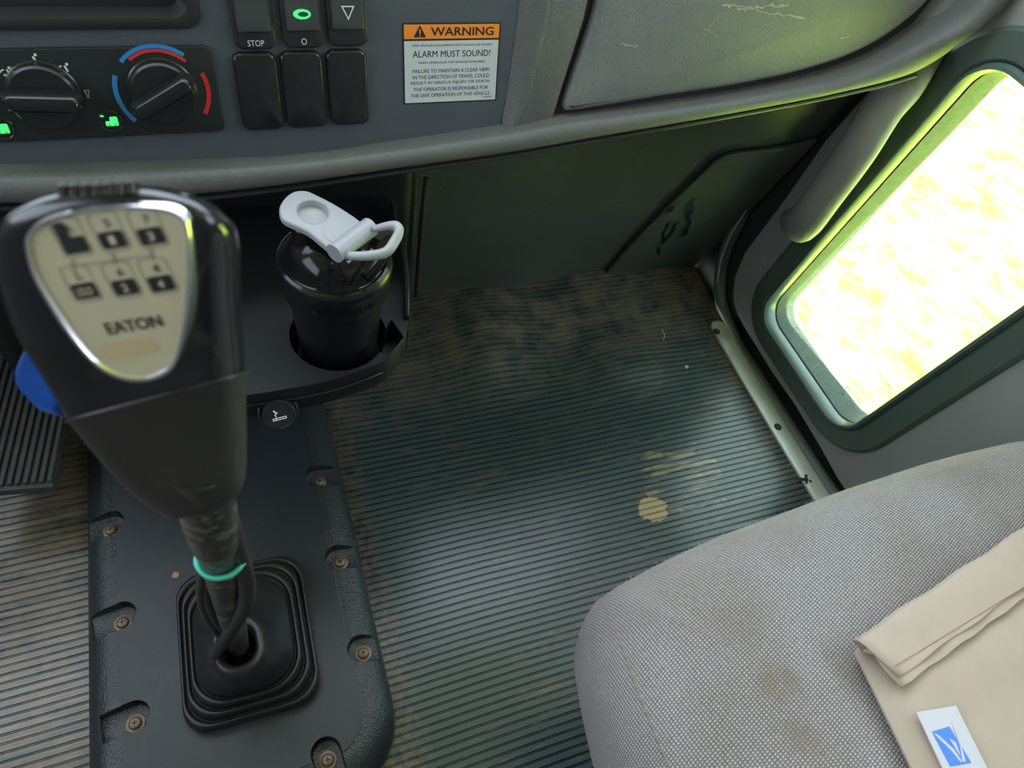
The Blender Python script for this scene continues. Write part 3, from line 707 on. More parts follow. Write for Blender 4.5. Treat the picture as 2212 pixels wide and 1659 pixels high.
# rocker switches
def rocker(px0, px1, pyb, label, mark):
    l = CF.at(px0, pyb-30); r = CF.at(px1, pyb-30); bot = CF.at((px0+px1)/2, pyb); w = r[0]-l[0]; cx = (l[0]+r[0])/2; h = .078
    f = Fr(CF.p(cx, bot[1]+h/2), PU, PV, PN)
    root = empty('rocker_switch', f.o, label, 'switch', 'rocker switches in the upper row')
    mk('housing', *prism(f, rrect(w, h, .008), .0002, .006, .0022), M_blk2, root)
    pw = w*.80; prof = [(.028, .007), (.026, .0105), (.010, .009), (0, .0082), (-.008, .0088), (-.022, .0118), (-.0262, .0112), (-.028, .007)]
    rows = []
    for y, z in prof:
        rows.append([f.p(-pw/2, y+.004, .005), f.p(-pw/2, y+.004, z-.0018), f.p(-pw/2+.0016, y+.004, z), f.p(pw/2-.0016, y+.004, z), f.p(pw/2, y+.004, z-.0018), f.p(pw/2, y+.004, .005)])
    mk('paddle', *loft(rows, False), M_sw, root, ang=30)
    g = Fr(f.p(0, -.010, .0105), PU, PV+PN*-.15, None)
    g = Fr(f.p(0, -.0085, 0), PU, PV, PN)
    if mark == 'ring':
        e0 = [g.p(.0078*math.cos(t*PI/16), .0042*math.sin(t*PI/16), .0115) for t in range(32)]; e1 = [g.p(.0010+.0048*math.cos(t*PI/16), .0022*math.sin(t*PI/16), .0118) for t in range(32)]
        mk('lamp_ring', *loft([e0, e1], True), M_green, root)
    if mark == 'tri':
        P = [(-.0062, .006), (.0062, .006), (0, -.0062)]; Q = [(-.0044, .0049), (.0044, .0049), (0, -.0040)]
        mk('triangle_mark', *loft([[g.p(a, b, .0118) for a, b in P], [g.p(a, b, .0118) for a, b in Q]], True), M_white, root, smooth=False)
    if mark == 'stop':
        text('lettering', 'STOP', Fr(f.p(0, -h/2+.0058, .0062), PU, PV, PN), .0145, .0052, M_white, root)
        V, Fc = join(prism(Fr(f.p(.001, .012), PU, PV, PN), rrect(.012, .003, .001, 2), .0112, .0116), prism(Fr(f.p(-.002, .015), PU, PV, PN), rrect(.005, .004, .001, 2), .0112, .0116))
        mk('symbol', V, Fc, M_white, root)
    if mark == 'ring':
        text('lettering', 'O', Fr(f.p(0, -h/2+.0062, .0062), PU, PV, PN), .0050, .0056, M_white, root)
    return root
rocker(504, 594, 104, 'black rocker switch marked STOP, at the left end of the upper switch row', 'stop')
rocker(609, 697, 101, 'black rocker switch with a lit green oval, between the STOP and triangle switches', 'ring')
rocker(707, 792, 97, 'black rocker switch with a white triangle outline, at the right end of the upper row', 'tri')
# blank switch covers
bl = CF.at(505, 115); br = CF.at(600, 112); bb = CF.at(560, 280)
bw = .0385; bh = bl[1]-bb[1]
f = Fr(CF.p(CF.at(558, 196)[0], CF.at(558, 196)[1]), PU, PV, PN)
blank = mk('blank_switch_cover', *prism(f, rrect(bw, bh, .0075), .0003, .0075, .0028), M_blk)
props(blank, 'plain black blank switch cover directly below the STOP switch', 'switch cover', 'blank switch covers in the lower row')
for (px, py, lb) in ((655, 192, 'plain black blank switch cover below the switch with the green oval'), (750, 187, 'plain black blank switch cover below the triangle switch')):
    c = blank.copy(); COL.objects.link(c); q = CF.at(px, py); q0 = CF.at(558, 196)
    c.location = blank.location + PU*(q[0]-q0[0]) + PV*(q[1]-q0[1]); c['label'] = lb

# warning label
l0, l1 = CF.at(876, 52), CF.at(1084, 50); l2, l3 = CF.at(869, 224), CF.at(1066, 214)
lx0 = (l0[0]+l2[0])/2; lx1 = (l1[0]+l3[0])/2; lt = (l0[1]+l1[1])/2; lb_ = (l2[1]+l3[1])/2
lw, lh = lx1-lx0, lt-lb_; lf = Fr(CF.p((lx0+lx1)/2, (lt+lb_)/2), PU, PV, PN)
wl = empty('warning_label', lf.o, 'white and orange WARNING label about the back-up alarm, stuck right of the switches', 'label')
mk('border', *prism(lf, rrect(lw+.002, lh+.002, .0008, 3), .0002, .0005), M_ink, wl)
oh = lh*.185
mk('orange_band', *prism(Fr(lf.p(0, lh/2-oh/2), PU, PV, PN), rrect(lw-.001, oh-.0008, .0005, 2), .0005, .0007), M_orange, wl)
mk('white_field', *prism(Fr(lf.p(0, -oh/2-.0006), PU, PV, PN), rrect(lw-.001, lh-oh-.0016, .0005, 2), .0005, .0007), M_label, wl)
def T(s, v, wf, h, off=0, m=M_ink, u=0): text('lettering', s, Fr(lf.p(u*lw, (.5-v)*lh, .0007), PU, PV, PN), wf*lw, h*lh, m, wl, off=off, rise=.0002)
T('WARNING', .092, .66, .105, .014, u=.105)
tri = [(-.0062, -.0045), (.0062, -.0045), (0, .0062)]
tf = Fr(lf.p(-.335*lw, (.5-.098)*lh), PU, PV, PN)
mk('alert_triangle', *prism(tf, tri, .0007, .0010), M_ink, wl, smooth=False)
mk('alert_mark', *join(prism(Fr(tf.p(0, .0006), PU, PV, PN), rrect(.0014, .0046, .0005, 2), .0010, .0013), prism(Fr(tf.p(0, -.0032), PU, PV, PN), rrect(.0014, .0014, .0005, 3), .0010, .0013)), M_orange, wl)
T('THIS VEHICLE IS EQUIPPED WITH A BACK-UP ALARM', .262, .84, .030)
T('ALARM MUST SOUND!', .368, .82, .082)
T('WHEN OPERATING THIS VEHICLE IN REVERSE,', .478, .72, .030)
T('FAILURE TO MAINTAIN A CLEAR VIEW', .583, .82, .048)
T('IN THE DIRECTION OF TRAVEL COULD', .662, .82, .048)
T('RESULT IN SERIOUS INJURY OR DEATH.', .742, .86, .048)
T('THE OPERATOR IS RESPONSIBLE FOR', .822, .81, .048)
T('THE SAFE OPERATION OF THIS VEHICLE.', .902, .87, .048)
T('10-02037', .955, .11, .018, .005, u=.40)

# ================================================================== LOWER CENTRE COLUMN, TRAY, LIGHTER
cx1 = at(900, 520, 1, .735).x
ccol = empty('centre_column', (0, .80, 0), 'black centre column under the dashboard, behind the cup tray', 'console')
V, Fc = loft([[(-.33, .92, z), (-.33, .74, z), (-.31, .725, z), (cx1-.02, .725, z), (cx1, .74, z), (cx1+.01, .92, z)] for z in (.045, .2, .35, .56)], True, True, True)
mk('body', V, Fc, M_tray, ccol, bevel=.004)
ff = Fr((-.02, .7245, .47), (1, 0, 0), (0, 0, 1), (0, -1, 0))
V, Fc = loft([[ff.p(a, b, c) for a, b in rrect(.34+2*g, .10+2*g, .02, 6)] for g, c in ((.006, 0), (.003, .004), (0, .003), (-.003, .0005))], True)
mk('raised_frame', V, Fc, M_tray, ccol)
V, Fc = tube([at(914, 385, 1, .728)+Vector((.004, 0, 0)), at(905, 480, 1, .728)+Vector((.004, 0, 0)), at(893, 640, 1, .728)+Vector((.004, 0, 0))], .0035, 8); mk('edge_strip', V, Fc, M_hose, ccol)

TZ = .39
op = [(380, 870), (516, 857), (600, 845), (697, 827), (775, 803), (830, 780), (858, 752), (877, 718), (884, 680), (882, 630), (873, 575), (860, 520), (848, 465)]
O = [at(a, b, 2, TZ) for a, b in op]; O = cr(O, 4)
O = [Vector((-.12, O[0].y, TZ))]+O+[Vector((O[-1].x, .722, TZ)), Vector((-.12, .722, TZ))]
BC = Vector((.076, .508))
cO = Vector((.03, .60))
def tl(z, s=1.0, sy=0.0):
    r = []
    for p in O:
        q = Vector((p.x, p.y)); q = cO+(q-cO)*s
        y = q.y+sy*(1 if p.y < .70 else 0)
        r.append(Vector((q.x, min(y, .7215), z)))
    return r
tray = empty('cup_holder_tray', (.04, .58, .11), 'dark grey tray with a deep cup recess projecting below the dashboard', 'cup tray')
rows = [tl(.12, .55, .10), tl(.27, .72, .085), tl(.335, .95, .02), tl(.350, .988), tl(TZ-.003, 1.0), tl(TZ, .994)]
V, Fc = loft(rows, True, True, True)
body = mk('body', V, Fc, M_tray, tray)
bf = Fr((BC.x, BC.y, 0), (1, 0, 0), (0, 1, 0), (0, 0, 1))
slot = [at(a, b, 2, TZ) for a, b in ((806, 748), (838, 772), (872, 728), (846, 690))]
sf = Fr((0, 0, 0), (1, 0, 0), (0, 1, 0), (0, 0, 1))
back = [(-.10, .60), (.14, .60), (.14, .70), (-.10, .70)]
boolean(body, [lathe(bf, [(.044, .350), (.047, .352), (.0535, .41)], 48, True, True), prism(sf, [(p.x, p.y) for p in slot], .362, .42)])
# raised fin along the tray's right side
fp = [at(a, b, 2, TZ) for a, b in ((883, 690), (882, 630), (873, 575), (860, 520), (848, 465))]; fp = cr(fp, 5)
rows = []
for i, p in enumerate(fp):
    h = .024*ss(0, .25, i/(len(fp)-1)*1.0+.08); w = .005
    n = Vector((-1, 0, 0))
    rows.append([p+Vector((0, 0, -.03)), p+Vector((.0, 0, h)), p+Vector((-.002, 0, h+.002)), p+n*w+Vector((0, 0, h)), p+n*(w+.004)+Vector((0, 0, -.03))])
mk('side_rim', *loft(rows, True, True, True), M_tray, tray)
# front lip line under the plate
lp2 = [at(a, b+22, 1, at(a, b, 2, TZ).y-.0015) for a, b in ((516, 857), (600, 845), (697, 827), (775, 803), (826, 782))]
mk('front_lip', *tube(lp2, .0013, 6), M_blk, tray)

# cigarette lighter
LP = at(603, 897, 1, .432); LN = (Vector((.02, -.80, .60))).normalized()
lgf = Fr(LP, (1, 0, 0), LN.cross(Vector((1, 0, 0))), LN)
lgt = empty('cigarette_lighter', LP, 'round black cigarette lighter knob with a white cigarette symbol, under the cup tray', 'lighter')
mk('socket', *lathe(lgf, [(.014, -.03), (.0205, -.03), (.0205, -.012), (.0185, -.011), (.0165, -.013)], 40, True, True), M_blk2, lgt)
rows = [(.0165, -.016), (.0168, -.010), (.0160, -.009), (.0168, -.008), (.0160, -.007), (.0168, -.006), (.0172, -.0035), (.0168, -.001), (.0160, 0), (.0145, .0004), (.0138, -.0006), (.001, -.0008)]
kb = mk('knob', *lathe(lgf, rows, 48, True, True), M_blk, lgt)
P = []
def lq(x, y, w, h, a=5):
    a = math.radians(a); g = Fr(lgf.p(x, y), lgf.u*math.cos(a)+lgf.v*math.sin(a), -lgf.u*math.sin(a)+lgf.v*math.cos(a), lgf.n); P.append(prism(g, rrect(w, h, min(w, h)*.2, 2), -.0004, .0001))
lq(.0, -.0028, .0135, .0008); lq(.0, -.0048, .0135, .0008); lq(-.0066, -.0043, .0008, .0026); lq(.0066, -.0032, .0008, .0026); lq(-.0038, -.004, .0008, .0024)
lq(-.0036, -.0002, .001, .0036, 20); lq(-.0022, .0022, .001, .003, -50); lq(-.0038, .0042, .0016, .0034, 40)
mk('cigarette_symbol', *join(*P), M_white, kb, smooth=False)

# ================================================================== SHAKER BOTTLE
BZ = .352
bot = empty('shaker_bottle', (BC.x, BC.y, BZ), 'black shaker bottle with pale grey flip cap standing in the cup tray', 'bottle')
bq = Fr((BC.x, BC.y, 0), (1, 0, 0), (0, 1, 0), (0, 0, 1))
mk('cup', *lathe(bq, [(.034, .3525), (.0385, .354), (.040, .362), (.0435, .41), (.0478, .470), (.0478, .4735)], 64, True), M_cup, bot)
mk('collar', *lathe(bq, [(.0480, .466), (.0520, .4665), (.0530, .470), (.0532, .488), (.0548, .492), (.0556, .497), (.0550, .501), (.0535, .5035), (.0525, .503)], 64), M_cup, bot)
lidb = mk('lid', *lathe(bq, [(.0535, .5030), (.0500, .5045), (.0480, .5040), (.0465, .5055), (.0440, .5130), (.0390, .5210), (.0320, .5280), (.0240, .5330), (.012, .5355), (.001, .536)], 64, False, True), M_lidg, bot)
for k, ch in enumerate('BlenderBottle'):
    t = math.radians(-128+k*6.0); g = Fr((BC.x+.0532*math.cos(t), BC.y+.0532*math.sin(t), .4795), (-math.sin(t), math.cos(t), 0), (0, 0, 1), (math.cos(t), math.sin(t), 0))
    text('embossed_lettering', ch, g, .0042, .0062, M_lidg, bot, rise=.0004)
CZ = .556
def bz(px, py, z): return at(px, py, 2, z)
# flip cap: a flat rounded tongue from over the spout to the hinge
A_ = bz(672, 455, CZ+.004); B_ = bz(762, 528, CZ-.002)
cu_ = (B_-A_).normalized(); cn = Vector((0, 0, 1)); cv = cn.cross(cu_).normalized(); cn = cu_.cross(cv).normalized()
cf = Fr(A_, cu_, cv, cn)
tp = []
for px, py in ((606, 465), (603, 450), (608, 436), (622, 420), (640, 411), (662, 411), (680, 418), (735, 447), (786, 486), (768, 515), (735, 550), (700, 528), (665, 500), (618, 478)):
    tp.append(cf.at(px, py, .0))
tp = [tuple(v[:2]) for v in cr([(a, b, 0) for a, b in tp], 4, True)]
cap = mk('flip_cap', *prism(cf, tp, -.006, .0, .0022), M_flip, bot)
u1, v1 = cf.at(676, 458, 0)
sr = .0145
boolean(cap, [lathe(Fr(cf.p(u1, v1), cu_, cv, cn), [(sr*.82, -.012), (sr, .004)], 40, True, True)])
mk('thumb_cup', *lathe(Fr(cf.p(u1, v1), cu_, cv, cn), [(sr+.0012, -.0002), (sr, .0004), (sr*.93, -.0015), (sr*.84, -.0125), (sr*.7, -.0145), (.001, -.0150)], 40, False, True), M_flip2, cap)
mk('spout_plug', *lathe(Fr(cf.p(u1, v1), cu_, cv, cn), [(.0165, -.006), (.0165, -.013), (.014, -.0135)], 36, True, True), M_flip2, cap)
u2, v2 = cf.at(735, 500, 0)
mk('oval_pad', *lathe(Fr(cf.p(u2, v2), cu_, cv, cn), [(.0155, -.0005), (.0150, .0005), (.0140, .0006), (.001, .0007)], 36, False, True), M_flip2, cap)
# spout under it
sc_ = cf.p(u1, v1, 0); spz = Vector((sc_.x-.004, sc_.y+.004, 0))
spf = Fr((spz.x, spz.y, 0), (1, 0, 0), (0, 1, 0), (0, 0, 1))
mk('spout', *lathe(spf, [(.022, .512), (.0175, .520), (.0160, .530), (.0160, CZ-.012), (.014, CZ-.010)], 40, True, True), M_lidg, bot)
# hinge barrel, loop and lug
h0 = bz(722, 548, .560); h1 = bz(800, 490, .560)
hb = mk('hinge_barrel', *tube([h0, h0.lerp(h1, .5), h1], .0088, 24), M_flip, cap)
l1 = [bz(a, b, z) for a, b, z in ((747, 552, .558), (790, 553, .562), (833, 545, .566), (852, 522, .570), (862, 500, .574), (856, 488, .575), (838, 488, .572), (808, 495, .565))]
mk('carry_loop', *tube(l1, [.0035, .0042, .0045, .0045, .0042, .0042, .0038, .003], 12, smooth=5), M_flip2, bot)
# black hinge lugs
def lug(pts, th, name='hinge_lug'):
    c = sum((Vector(p) for p in pts), Vector())/len(pts); n = (h1-h0).normalized(); P = cr(pts, 5, True)
    rows = []
    for k, s in ((-1, .72), (-.75, .93), (0, 1), (.75, .93), (1, .72)):
        rows.append([c+(p-c)*s+n*th*k for p in P])
    return mk(name, *loft(rows, True, True, True), M_lug, bot)
lt_ = bvh(lidb)
def dl(px, py, k):
    h = hit(lt_, px, py)
    return h-ray(px, py).normalized()*k if h is not None else dep(px, py, .64)
lug([dl(a, b, k) for a, b, k in ((722, 566, .014), (731, 551, .018), (748, 549, .018), (768, 562, .016), (777, 585, .012), (768, 612, .006), (750, 604, .008), (732, 588, .010))], .008)
lug([dep(a, b, .650) for a, b in ((812, 493), (830, 489), (850, 495), (853, 505), (836, 528), (820, 540), (803, 530))], .003)
mk('hinge_saddle', *tube([dep(775, 590, .668), dep(800, 565, .672), dep(822, 535, .676)], [.013, .013, .011], 16), M_lidg, bot)

# ================================================================== TRANSMISSION COVER
cov = empty('transmission_cover', (-.098, .40, 0), 'dark vinyl moulded cover plate screwed over the transmission hump', 'cover plate')
YC0, YC1 = .115, .74
CXL, CXR = -.272, .0765
def cloop(inset, z, topx=0):
    x0, x1, y0, y1 = CXL+inset, CXR-inset, YC0+inset, YC1-inset*.2
    pts = rrect(x1-x0, y1-y0, max(.012, .085-inset), 10); cx, cy = (x0+x1)/2, (y0+y1)/2
    return [Vector((cx+a, cy+b, z+.0*ss(.55, .74, cy+b))) for a, b in pts]
rows = [cloop(0, -.004), cloop(0, .004), cloop(.001, .014), cloop(.005, .025), cloop(.013, .0345), cloop(.024, .0400), cloop(.036, .0422), cloop(.040, .0416), cloop(.044, .0430)]
V, Fc = loft(rows, True, True, False)
n = len(rows[0]); 
cb = mk('edge_moulding', *loft(rows+[cloop(.06, .0431)], True, True, True), M_covedge, cov)
inner_top = cloop(.0445, .0436); low = cloop(.0445, .0432)
pocket_px = [((240, 1145), 'L'), ((265, 1345), 'L'), ((292, 1562), 'L'), ((690, 1041), 'R'), ((735, 1215), 'R'), ((785, 1411), 'R'), ((708, 1642), 'B')]
PKZ = .0275
cut = []; centers = []
for (px, py), sd_ in pocket_px:
    c = at(px, py, 2, PKZ+.002); centers.append((c, sd_))
    ang = {'L': math.radians(186), 'R': math.radians(-6), 'B': math.radians(-82)}[sd_]
    f = Fr((c.x, c.y+.004, 0), (math.cos(ang), math.sin(ang), 0), (-math.sin(ang), math.cos(ang), 0), (0, 0, 1))
    poly = []
    r = .0175
    for k in range(15):
        t = PI/2+PI*k/14; poly.append((-.002+r*math.cos(t)*1.0, r*math.sin(t)))
    poly += [(.034, -r*.93), (.034, r*.93)]
    rows_ = []
    for z, s in ((PKZ-.0002, .80), (PKZ+.0006, .90), (PKZ+.003, .965), (PKZ+.010, 1.0), (.07, 1.06), ):
        rows_.append([f.p(a*s if a < .03 else a, b*s, z+.0*ss(.55, .74, c.y)) for a, b in poly])
    cut.append(loft(rows_, True, True, True))
boolean(cb, cut)
topo = curve_prism('top_plate', Fr((0, 0, 0), (1, 0, 0), (0, 1, 0), (0, 0, 1)), [[(p.x, p.y) for p in cloop(.0425, 0)]], .030, .0440, M_cover, cov, bevel=.001)
for v in topo.data.vertices: v.co.z += 0
fr_ = None
# the top plate rises gently toward the dash: bend by moving verts
bm = bmesh.new(); bm.from_mesh(topo.data)
bmesh.ops.triangulate(bm, faces=bm.faces)
for k in range(4): bmesh.ops.subdivide_edges(bm, edges=[e for e in bm.edges if abs((e.verts[0].co-e.verts[1].co).y) > .05], cuts=1)
off_ = WL[topo.name]
for v in bm.verts: v.co.z += .0*ss(.55, .74, v.co.y+off_.y)
bm.to_mesh(topo.data); bm.free()
cuts_top = cut
boolean(topo, cut)
# screws
def screw(c, parent):
    z = PKZ+.0*ss(.55, .74, c.y)
    f = Fr((c.x, c.y, z), (1, 0, 0), (0, 1, 0), (0, 0, 1))
    return f
scr0 = None
for i, (c, sd_) in enumerate(centers):
    z = PKZ+.0*ss(.55, .74, c.y)
    if scr0 is None:
        f = Fr((c.x, c.y, z), (1, 0, 0), (0, 1, 0), (0, 0, 1)); c0 = Vector((c.x, c.y, z))
        scr0 = mk('screw', *lathe(f, [(.0105, .0002), (.0105, .0008), (.0075, .0015), (.0070, .0035), (.0058, .0048), (.0035, .0054), (.001, .0056)], 28, True, True), M_screw, cov)
        dr = mk('screw_slot', *join(prism(f, rrect(.0062, .0014, .0004, 2), .0050, .0059), prism(f, rrect(.0014, .0062, .0004, 2), .0050, .0059)), M_ink, scr0)
    else:
        s = scr0.copy(); COL.objects.link(s); s.location = Vector((c.x, c.y, z))-c0; s.parent = cov
        d = dr.copy(); COL.objects.link(d); d.parent = s; d.location = (0, 0, 0)

# ================================================================== GEAR LEVER
KB = dep(414, 1082, .345)
RA = at(514, 1392, 2, .185)
lev = empty('gear_lever', (RA.x, RA.y, .05), 'tall black gear lever with cream badge knob rising from a square rubber boot', 'gear shifter')
# boot
b0 = [at(a, b, 2, .046) for a, b in ((372, 1262), (645, 1212), (692, 1500), (425, 1592))]
bcen = sum(b0, Vector())/4
bu = ((b0[1]-b0[0])+(b0[2]-b0[3])).normalized()*1.0; bv = Vector((0, 0, 1)).cross(bu)
bw_ = ((b0[1]-b0[0]).length+(b0[2]-b0[3]).length)/2; bh_ = ((b0[0]-b0[3]).length+(b0[1]-b0[2]).length)/2
col_c = Vector((RA.x, RA.y, .135))
def bl_(s, z, k=0.0, rr_=.035):
    """k moves the centre toward the lever collar"""
    c = bcen.lerp(Vector((col_c.x, col_c.y, 0)), k)
    pts = rrect(bw_*s, bh_*s, min(rr_, bw_*s*.49), 10)
    return [Vector((c.x, c.y, 0))+bu*a+bv*b+Vector((0, 0, z)) for a, b in pts]
prof = [(1.0, .0443, 0, .03), (.998, .050, 0, .03), (.985, .0565, 0, .032), (.955, .0585, .02, .034), (.922, .0570, .03, .034), (.905, .0530, .03, .034), (.898, .0590, .03, .034), (.885, .0655, .05, .036), (.855, .0675, .06, .037),
        (.822, .0660, .08, .037), (.806, .0620, .08, .037), (.798, .0680, .1, .038), (.785, .0745, .12, .039), (.755, .0765, .14, .039), (.722, .0750, .15, .040), (.706, .0710, .16, .040), (.698, .0780, .18, .041), (.685, .0840, .22, .042), (.66, .0865, .25, .042),
        (.60, .091, .40, .042), (.52, .097, .6, .040), (.46, .103, .8, .034), (.415, .109, .9, .030), (.385, .120, 1, .027), (.36, .131, 1, .025), (.31, .137, 1, .022), (.25, .1375, 1, .019), (.20, .134, 1, .016), (.20, .10, 1, .016)]
V, Fc = loft([bl_(s*1.05, .0447+(z-.0443)*1.55, k, r) for s, z, k, r in prof], True, True)
boot = mk('boot', V, Fc, M_boot, lev, subd=1)
# lever rod
r1 = dep(463, 1162, .43); r2 = dep(475, 1213, .485)
RB = RA+Vector((0, 0, -.03))
rod = mk('rod', *tube([RB, RA, r2, r1, dep(441, 1066, .365), dep(425, 1000, .335)], [.011, .011, .0125, .0145, .015, .015], 20, smooth=4), M_rod, lev)
# bracket sleeve near the knob
mk('clamp_sleeve', *tube([dep(418, 1050, .35), dep(428, 1095, .372), dep(436, 1130, .39)], [.0085, .0105, .010], 14), M_rod, lev)
# hoses
def hose(pts, r): mk('air_hose', *tube([dep(a, b, d) for a, b, d in pts], r, 12, smooth=7), M_hose, lev)
hose([(468, 1040, .36), (485, 1100, .395), (503, 1160, .44), (521, 1215, .490), (533, 1265, .53), (527, 1310, .575), (503, 1352, .640), (478, 1392, .715), (466, 1412, .745)], .0068)
hose([(455, 1190, .50), (447, 1240, .54), (446, 1285, .575), (462, 1330, .625), (486, 1368, .69), (500, 1395, .74)], .0042)
hose([(448, 1190, .50), (436, 1240, .535), (434, 1290, .575), (446, 1330, .625), (470, 1365, .68), (490, 1398, .735)], .0038)
mk('steel_clip', *prism(Fr(dep(503, 1385, .742), RT, UP, -fw), rrect(.013, .017, .004), -.004, .002, .001), M_steel, lev)
# rubber band round rod and hose
bpts = [(424, 1207, .475), (428, 1226, .468), (446, 1244, .466), (470, 1249, .466), (497, 1243, .470), (518, 1226, .474), (531, 1203, .480), (529, 1184, .488), (518, 1176, .505), (490, 1180, .52), (455, 1190, .51), (432, 1197, .49)]
rbn = mk('rubber_band', *tube([dep(*p) for p in bpts], .0019, 8, closed=True, smooth=5), M_band)
props(rbn, 'teal green rubber band looped around the gear lever and its hose', 'rubber band')

# knob
ctr = dep(260, 640, .255)
Lp = [(375, 1122, .352), (322, 1090, .345), (258, 1030, .333), (192, 950, .318), (160, 905, .310), (118, 835, .300), (60, 735, .285), (20, 630, .270), (4, 545, .258), (14, 492, .251), (45, 452, .247), (105, 420, .245), (190, 403, .245)]
Rp = [(470, 1105, .352), (513, 1050, .343), (519, 960, .330), (516, 865, .314), (513, 812, .304), (510, 745, .296), (502, 650, .279), (500, 570, .265), (490, 500, .253), (465, 465, .248), (425, 432, .246), (350, 407, .245), (270, 400, .245)]
Dp = [.014, .022, .026, .029, .030, .0315, .033, .034, .033, .030, .025, .017, .006]
bo = dep(245, 640, .250)
q1 = dep(60, 540, .2425); q2 = dep(405, 500, .2415); q3 = dep(285, 800, .2715)
bn = (q2-q1).cross(q3-q1).normalized(); bn = bn if bn.dot(fw) < 0 else -bn
bu_ = (q2-q1).normalized()
bF = Fr(q1, bu_, bn.cross(bu_) if (bn.cross(bu_)).dot(UP) > 0 else -(bn.cross(bu_)), bn)
n = 48
def dense(seq, m=4):
    return [tuple(v) for v in cr(seq, m)]
LL, RR = dense(Lp), dense(Rp); DD = [v[0] for v in dense([(d, 0, 0) for d in Dp])]
def kring(l, r, d, grow=0.0):
    A, B = dep(*l), dep(*r); c = (A+B)/2; x = (B-A)/2
    dist = (c-CAM).length; vd = (c-CAM).normalized()
    xn = x.normalized(); nn = (-vd+xn*vd.dot(xn)).normalized(); row = []
    for k in range(n):
        t = 2*PI*k/n; ct, st = math.cos(t), math.sin(t); e = .84
        X = math.copysign(abs(ct)**e, ct); Y = math.copysign(abs(st)**e, st)
        fd = .55 if st > 0 else 1.0
        row.append(c+(x+xn*grow)*X+nn*((d+grow)*Y*fd))
    out = []
    for p in row:
        q = (p-bF.o).dot(bF.n); lim = -.0014; w = .006
        if q > lim-w:
            t = min(1.0, (q-(lim-w))/(2*w)); q2_ = (lim-w)+w*(2*t-t*t)
            p = p+bF.n*(q2_-q)
        out.append(p)
    return out
rows = [kring(l, r, d) for l, r, d in zip(LL, RR, DD)]
sp = 16
V, Fc = loft(rows[sp:], True, False, True)
kn = mk('knob', V, Fc, M_knob, lev)
V, Fc = loft(rows[:sp+1], True, True, False)
sk = mk('knob_skirt', V, Fc, M_knobs, lev)
ringr = kring(LL[sp], RR[sp], DD[sp], .0004)
mk('skirt_seam', *tube(ringr[::2], .0010, 6, closed=True, smooth=3), M_hose, kn)
tree = bvh(kn)
# badge plane fitted to knob face
def kface(px, py, lift=0.0):
    return dep(px, py, .2445+.058*(max(0, py-470))/520)
bpx = [(60, 520), (72, 495), (105, 473), (170, 453), (240, 444), (310, 444), (365, 450), (398, 468), (410, 500), (412, 560), (409, 640), (398, 720), (378, 785), (340, 812), (290, 818), (245, 806), (200, 775), (150, 715), (105, 645), (72, 580)]
def bp_(grow, off):
    cxy = (250, 610); out = []
    P = cr([(a, b, 0) for a, b in bpx], 3, True)
    for p in P:
        d = Vector((p.x-cxy[0], p.y-cxy[1])); l = d.length; d = d*(1+grow/l); out.append(bF.p(*bF.at(cxy[0]+d.x, cxy[1]+d.y, 0), off))
    return out
V, Fc = loft([bp_(6, -.012), bp_(5, .0), bp_(2, .0016), bp_(-5, .0016), bp_(-9, .0004), bp_(-10, -.002)], True)
mk('badge_ring', V, Fc, M_chrome, kn)
V, Fc = loft([bp_(-6, -.004), bp_(-6, .0002)], True, True, True)
bd = mk('badge', V, Fc, M_badge, kn)
# shift pattern
def bfr(px, py, off=.0004):
    u, v = bF.at(px, py, 0); a = bF.at(px-50, py+8, 0); b = bF.at(px+50, py-8, 0)
    uu = bF.p(*b)-bF.p(*a); return Fr(bF.p(u, v, off), uu, bF.v, bF.n)
def px2(d): return d*.252/F
gears = [(154, 512, 'R', '', 1), (236, 500, '5', '1', 0), (320, 492, '7', '3', 0), (176, 612, 'L', 'LOLO', 0), (264, 604, '6', '2', 0), (342, 596, '8', '4', 0)]
for gx, gy, a, b, isr in gears:
    f = bfr(gx, gy); w = px2(64); h = px2(86)
    V, Fc = loft([[f.p(x, y, 0) for x, y in rrect(w, h, w*.22)], [f.p(x, y, .0001) for x, y in rrect(w*.94, h*.95, w*.2)]], True); mk('gear_frame', V, Fc, M_inkg, bd)
    fl = Fr(f.p(0, -h*.20), f.u, f.v, f.n)
    mk('gear_half', *prism(fl, rrect(w*.8, h*.42, w*.10), 0, .0002), M_ink, bd)
    if isr: mk('gear_half', *prism(Fr(f.p(-w*.2, h*.18), f.u, f.v, f.n), rrect(w*.36, h*.42, w*.08), 0, .0002), M_ink, bd)
    text('gear_digit', a, Fr(f.p(w*.08, h*.22), f.u, f.v, f.n), w*.2, h*.2, M_ink, bd, off=.01)
    if b: text('gear_digit', b, Fr(f.p(0, -h*.2), f.u, f.v, f.n), w*(.2 if len(b) == 1 else .55), h*.22, M_badge, bd, off=.02, rise=.0004)
for pts in ([(160, 572), (330, 550)], [(157, 560), (160, 585)], [(243, 545), (250, 570)], [(325, 535), (332, 560)]):
    P = [bF.p(*bF.at(a, b, 0), .0005) for a, b in pts]; mk('pattern_line', *tube(P, .00025, 6, smooth=1), M_inkg, bd)
f = bfr(290, 700); text('lettering', 'EATON', f, px2(128), px2(30), M_ink, bd, off=.015)
f = bfr(280, 752); mk('worn_patch', *prism(f, rrect(px2(130), px2(46), px2(20)), -.0003, .0000), mat('tan_wear', (.55, .42, .26), .5), bd)
# raised ridges on the top of the knob
P = []
for k in range(7):
    c = hit(tree, 145+k*24, 419-abs(k-3)*.6-(k*1.2), 0)
    if c is None: continue
    mk('raised_letter', *prism(Fr(c, RT, -fw, UP), rrect(.0030, .0065, .001, 3), -.002, .0026, .0010), M_knob, kn)
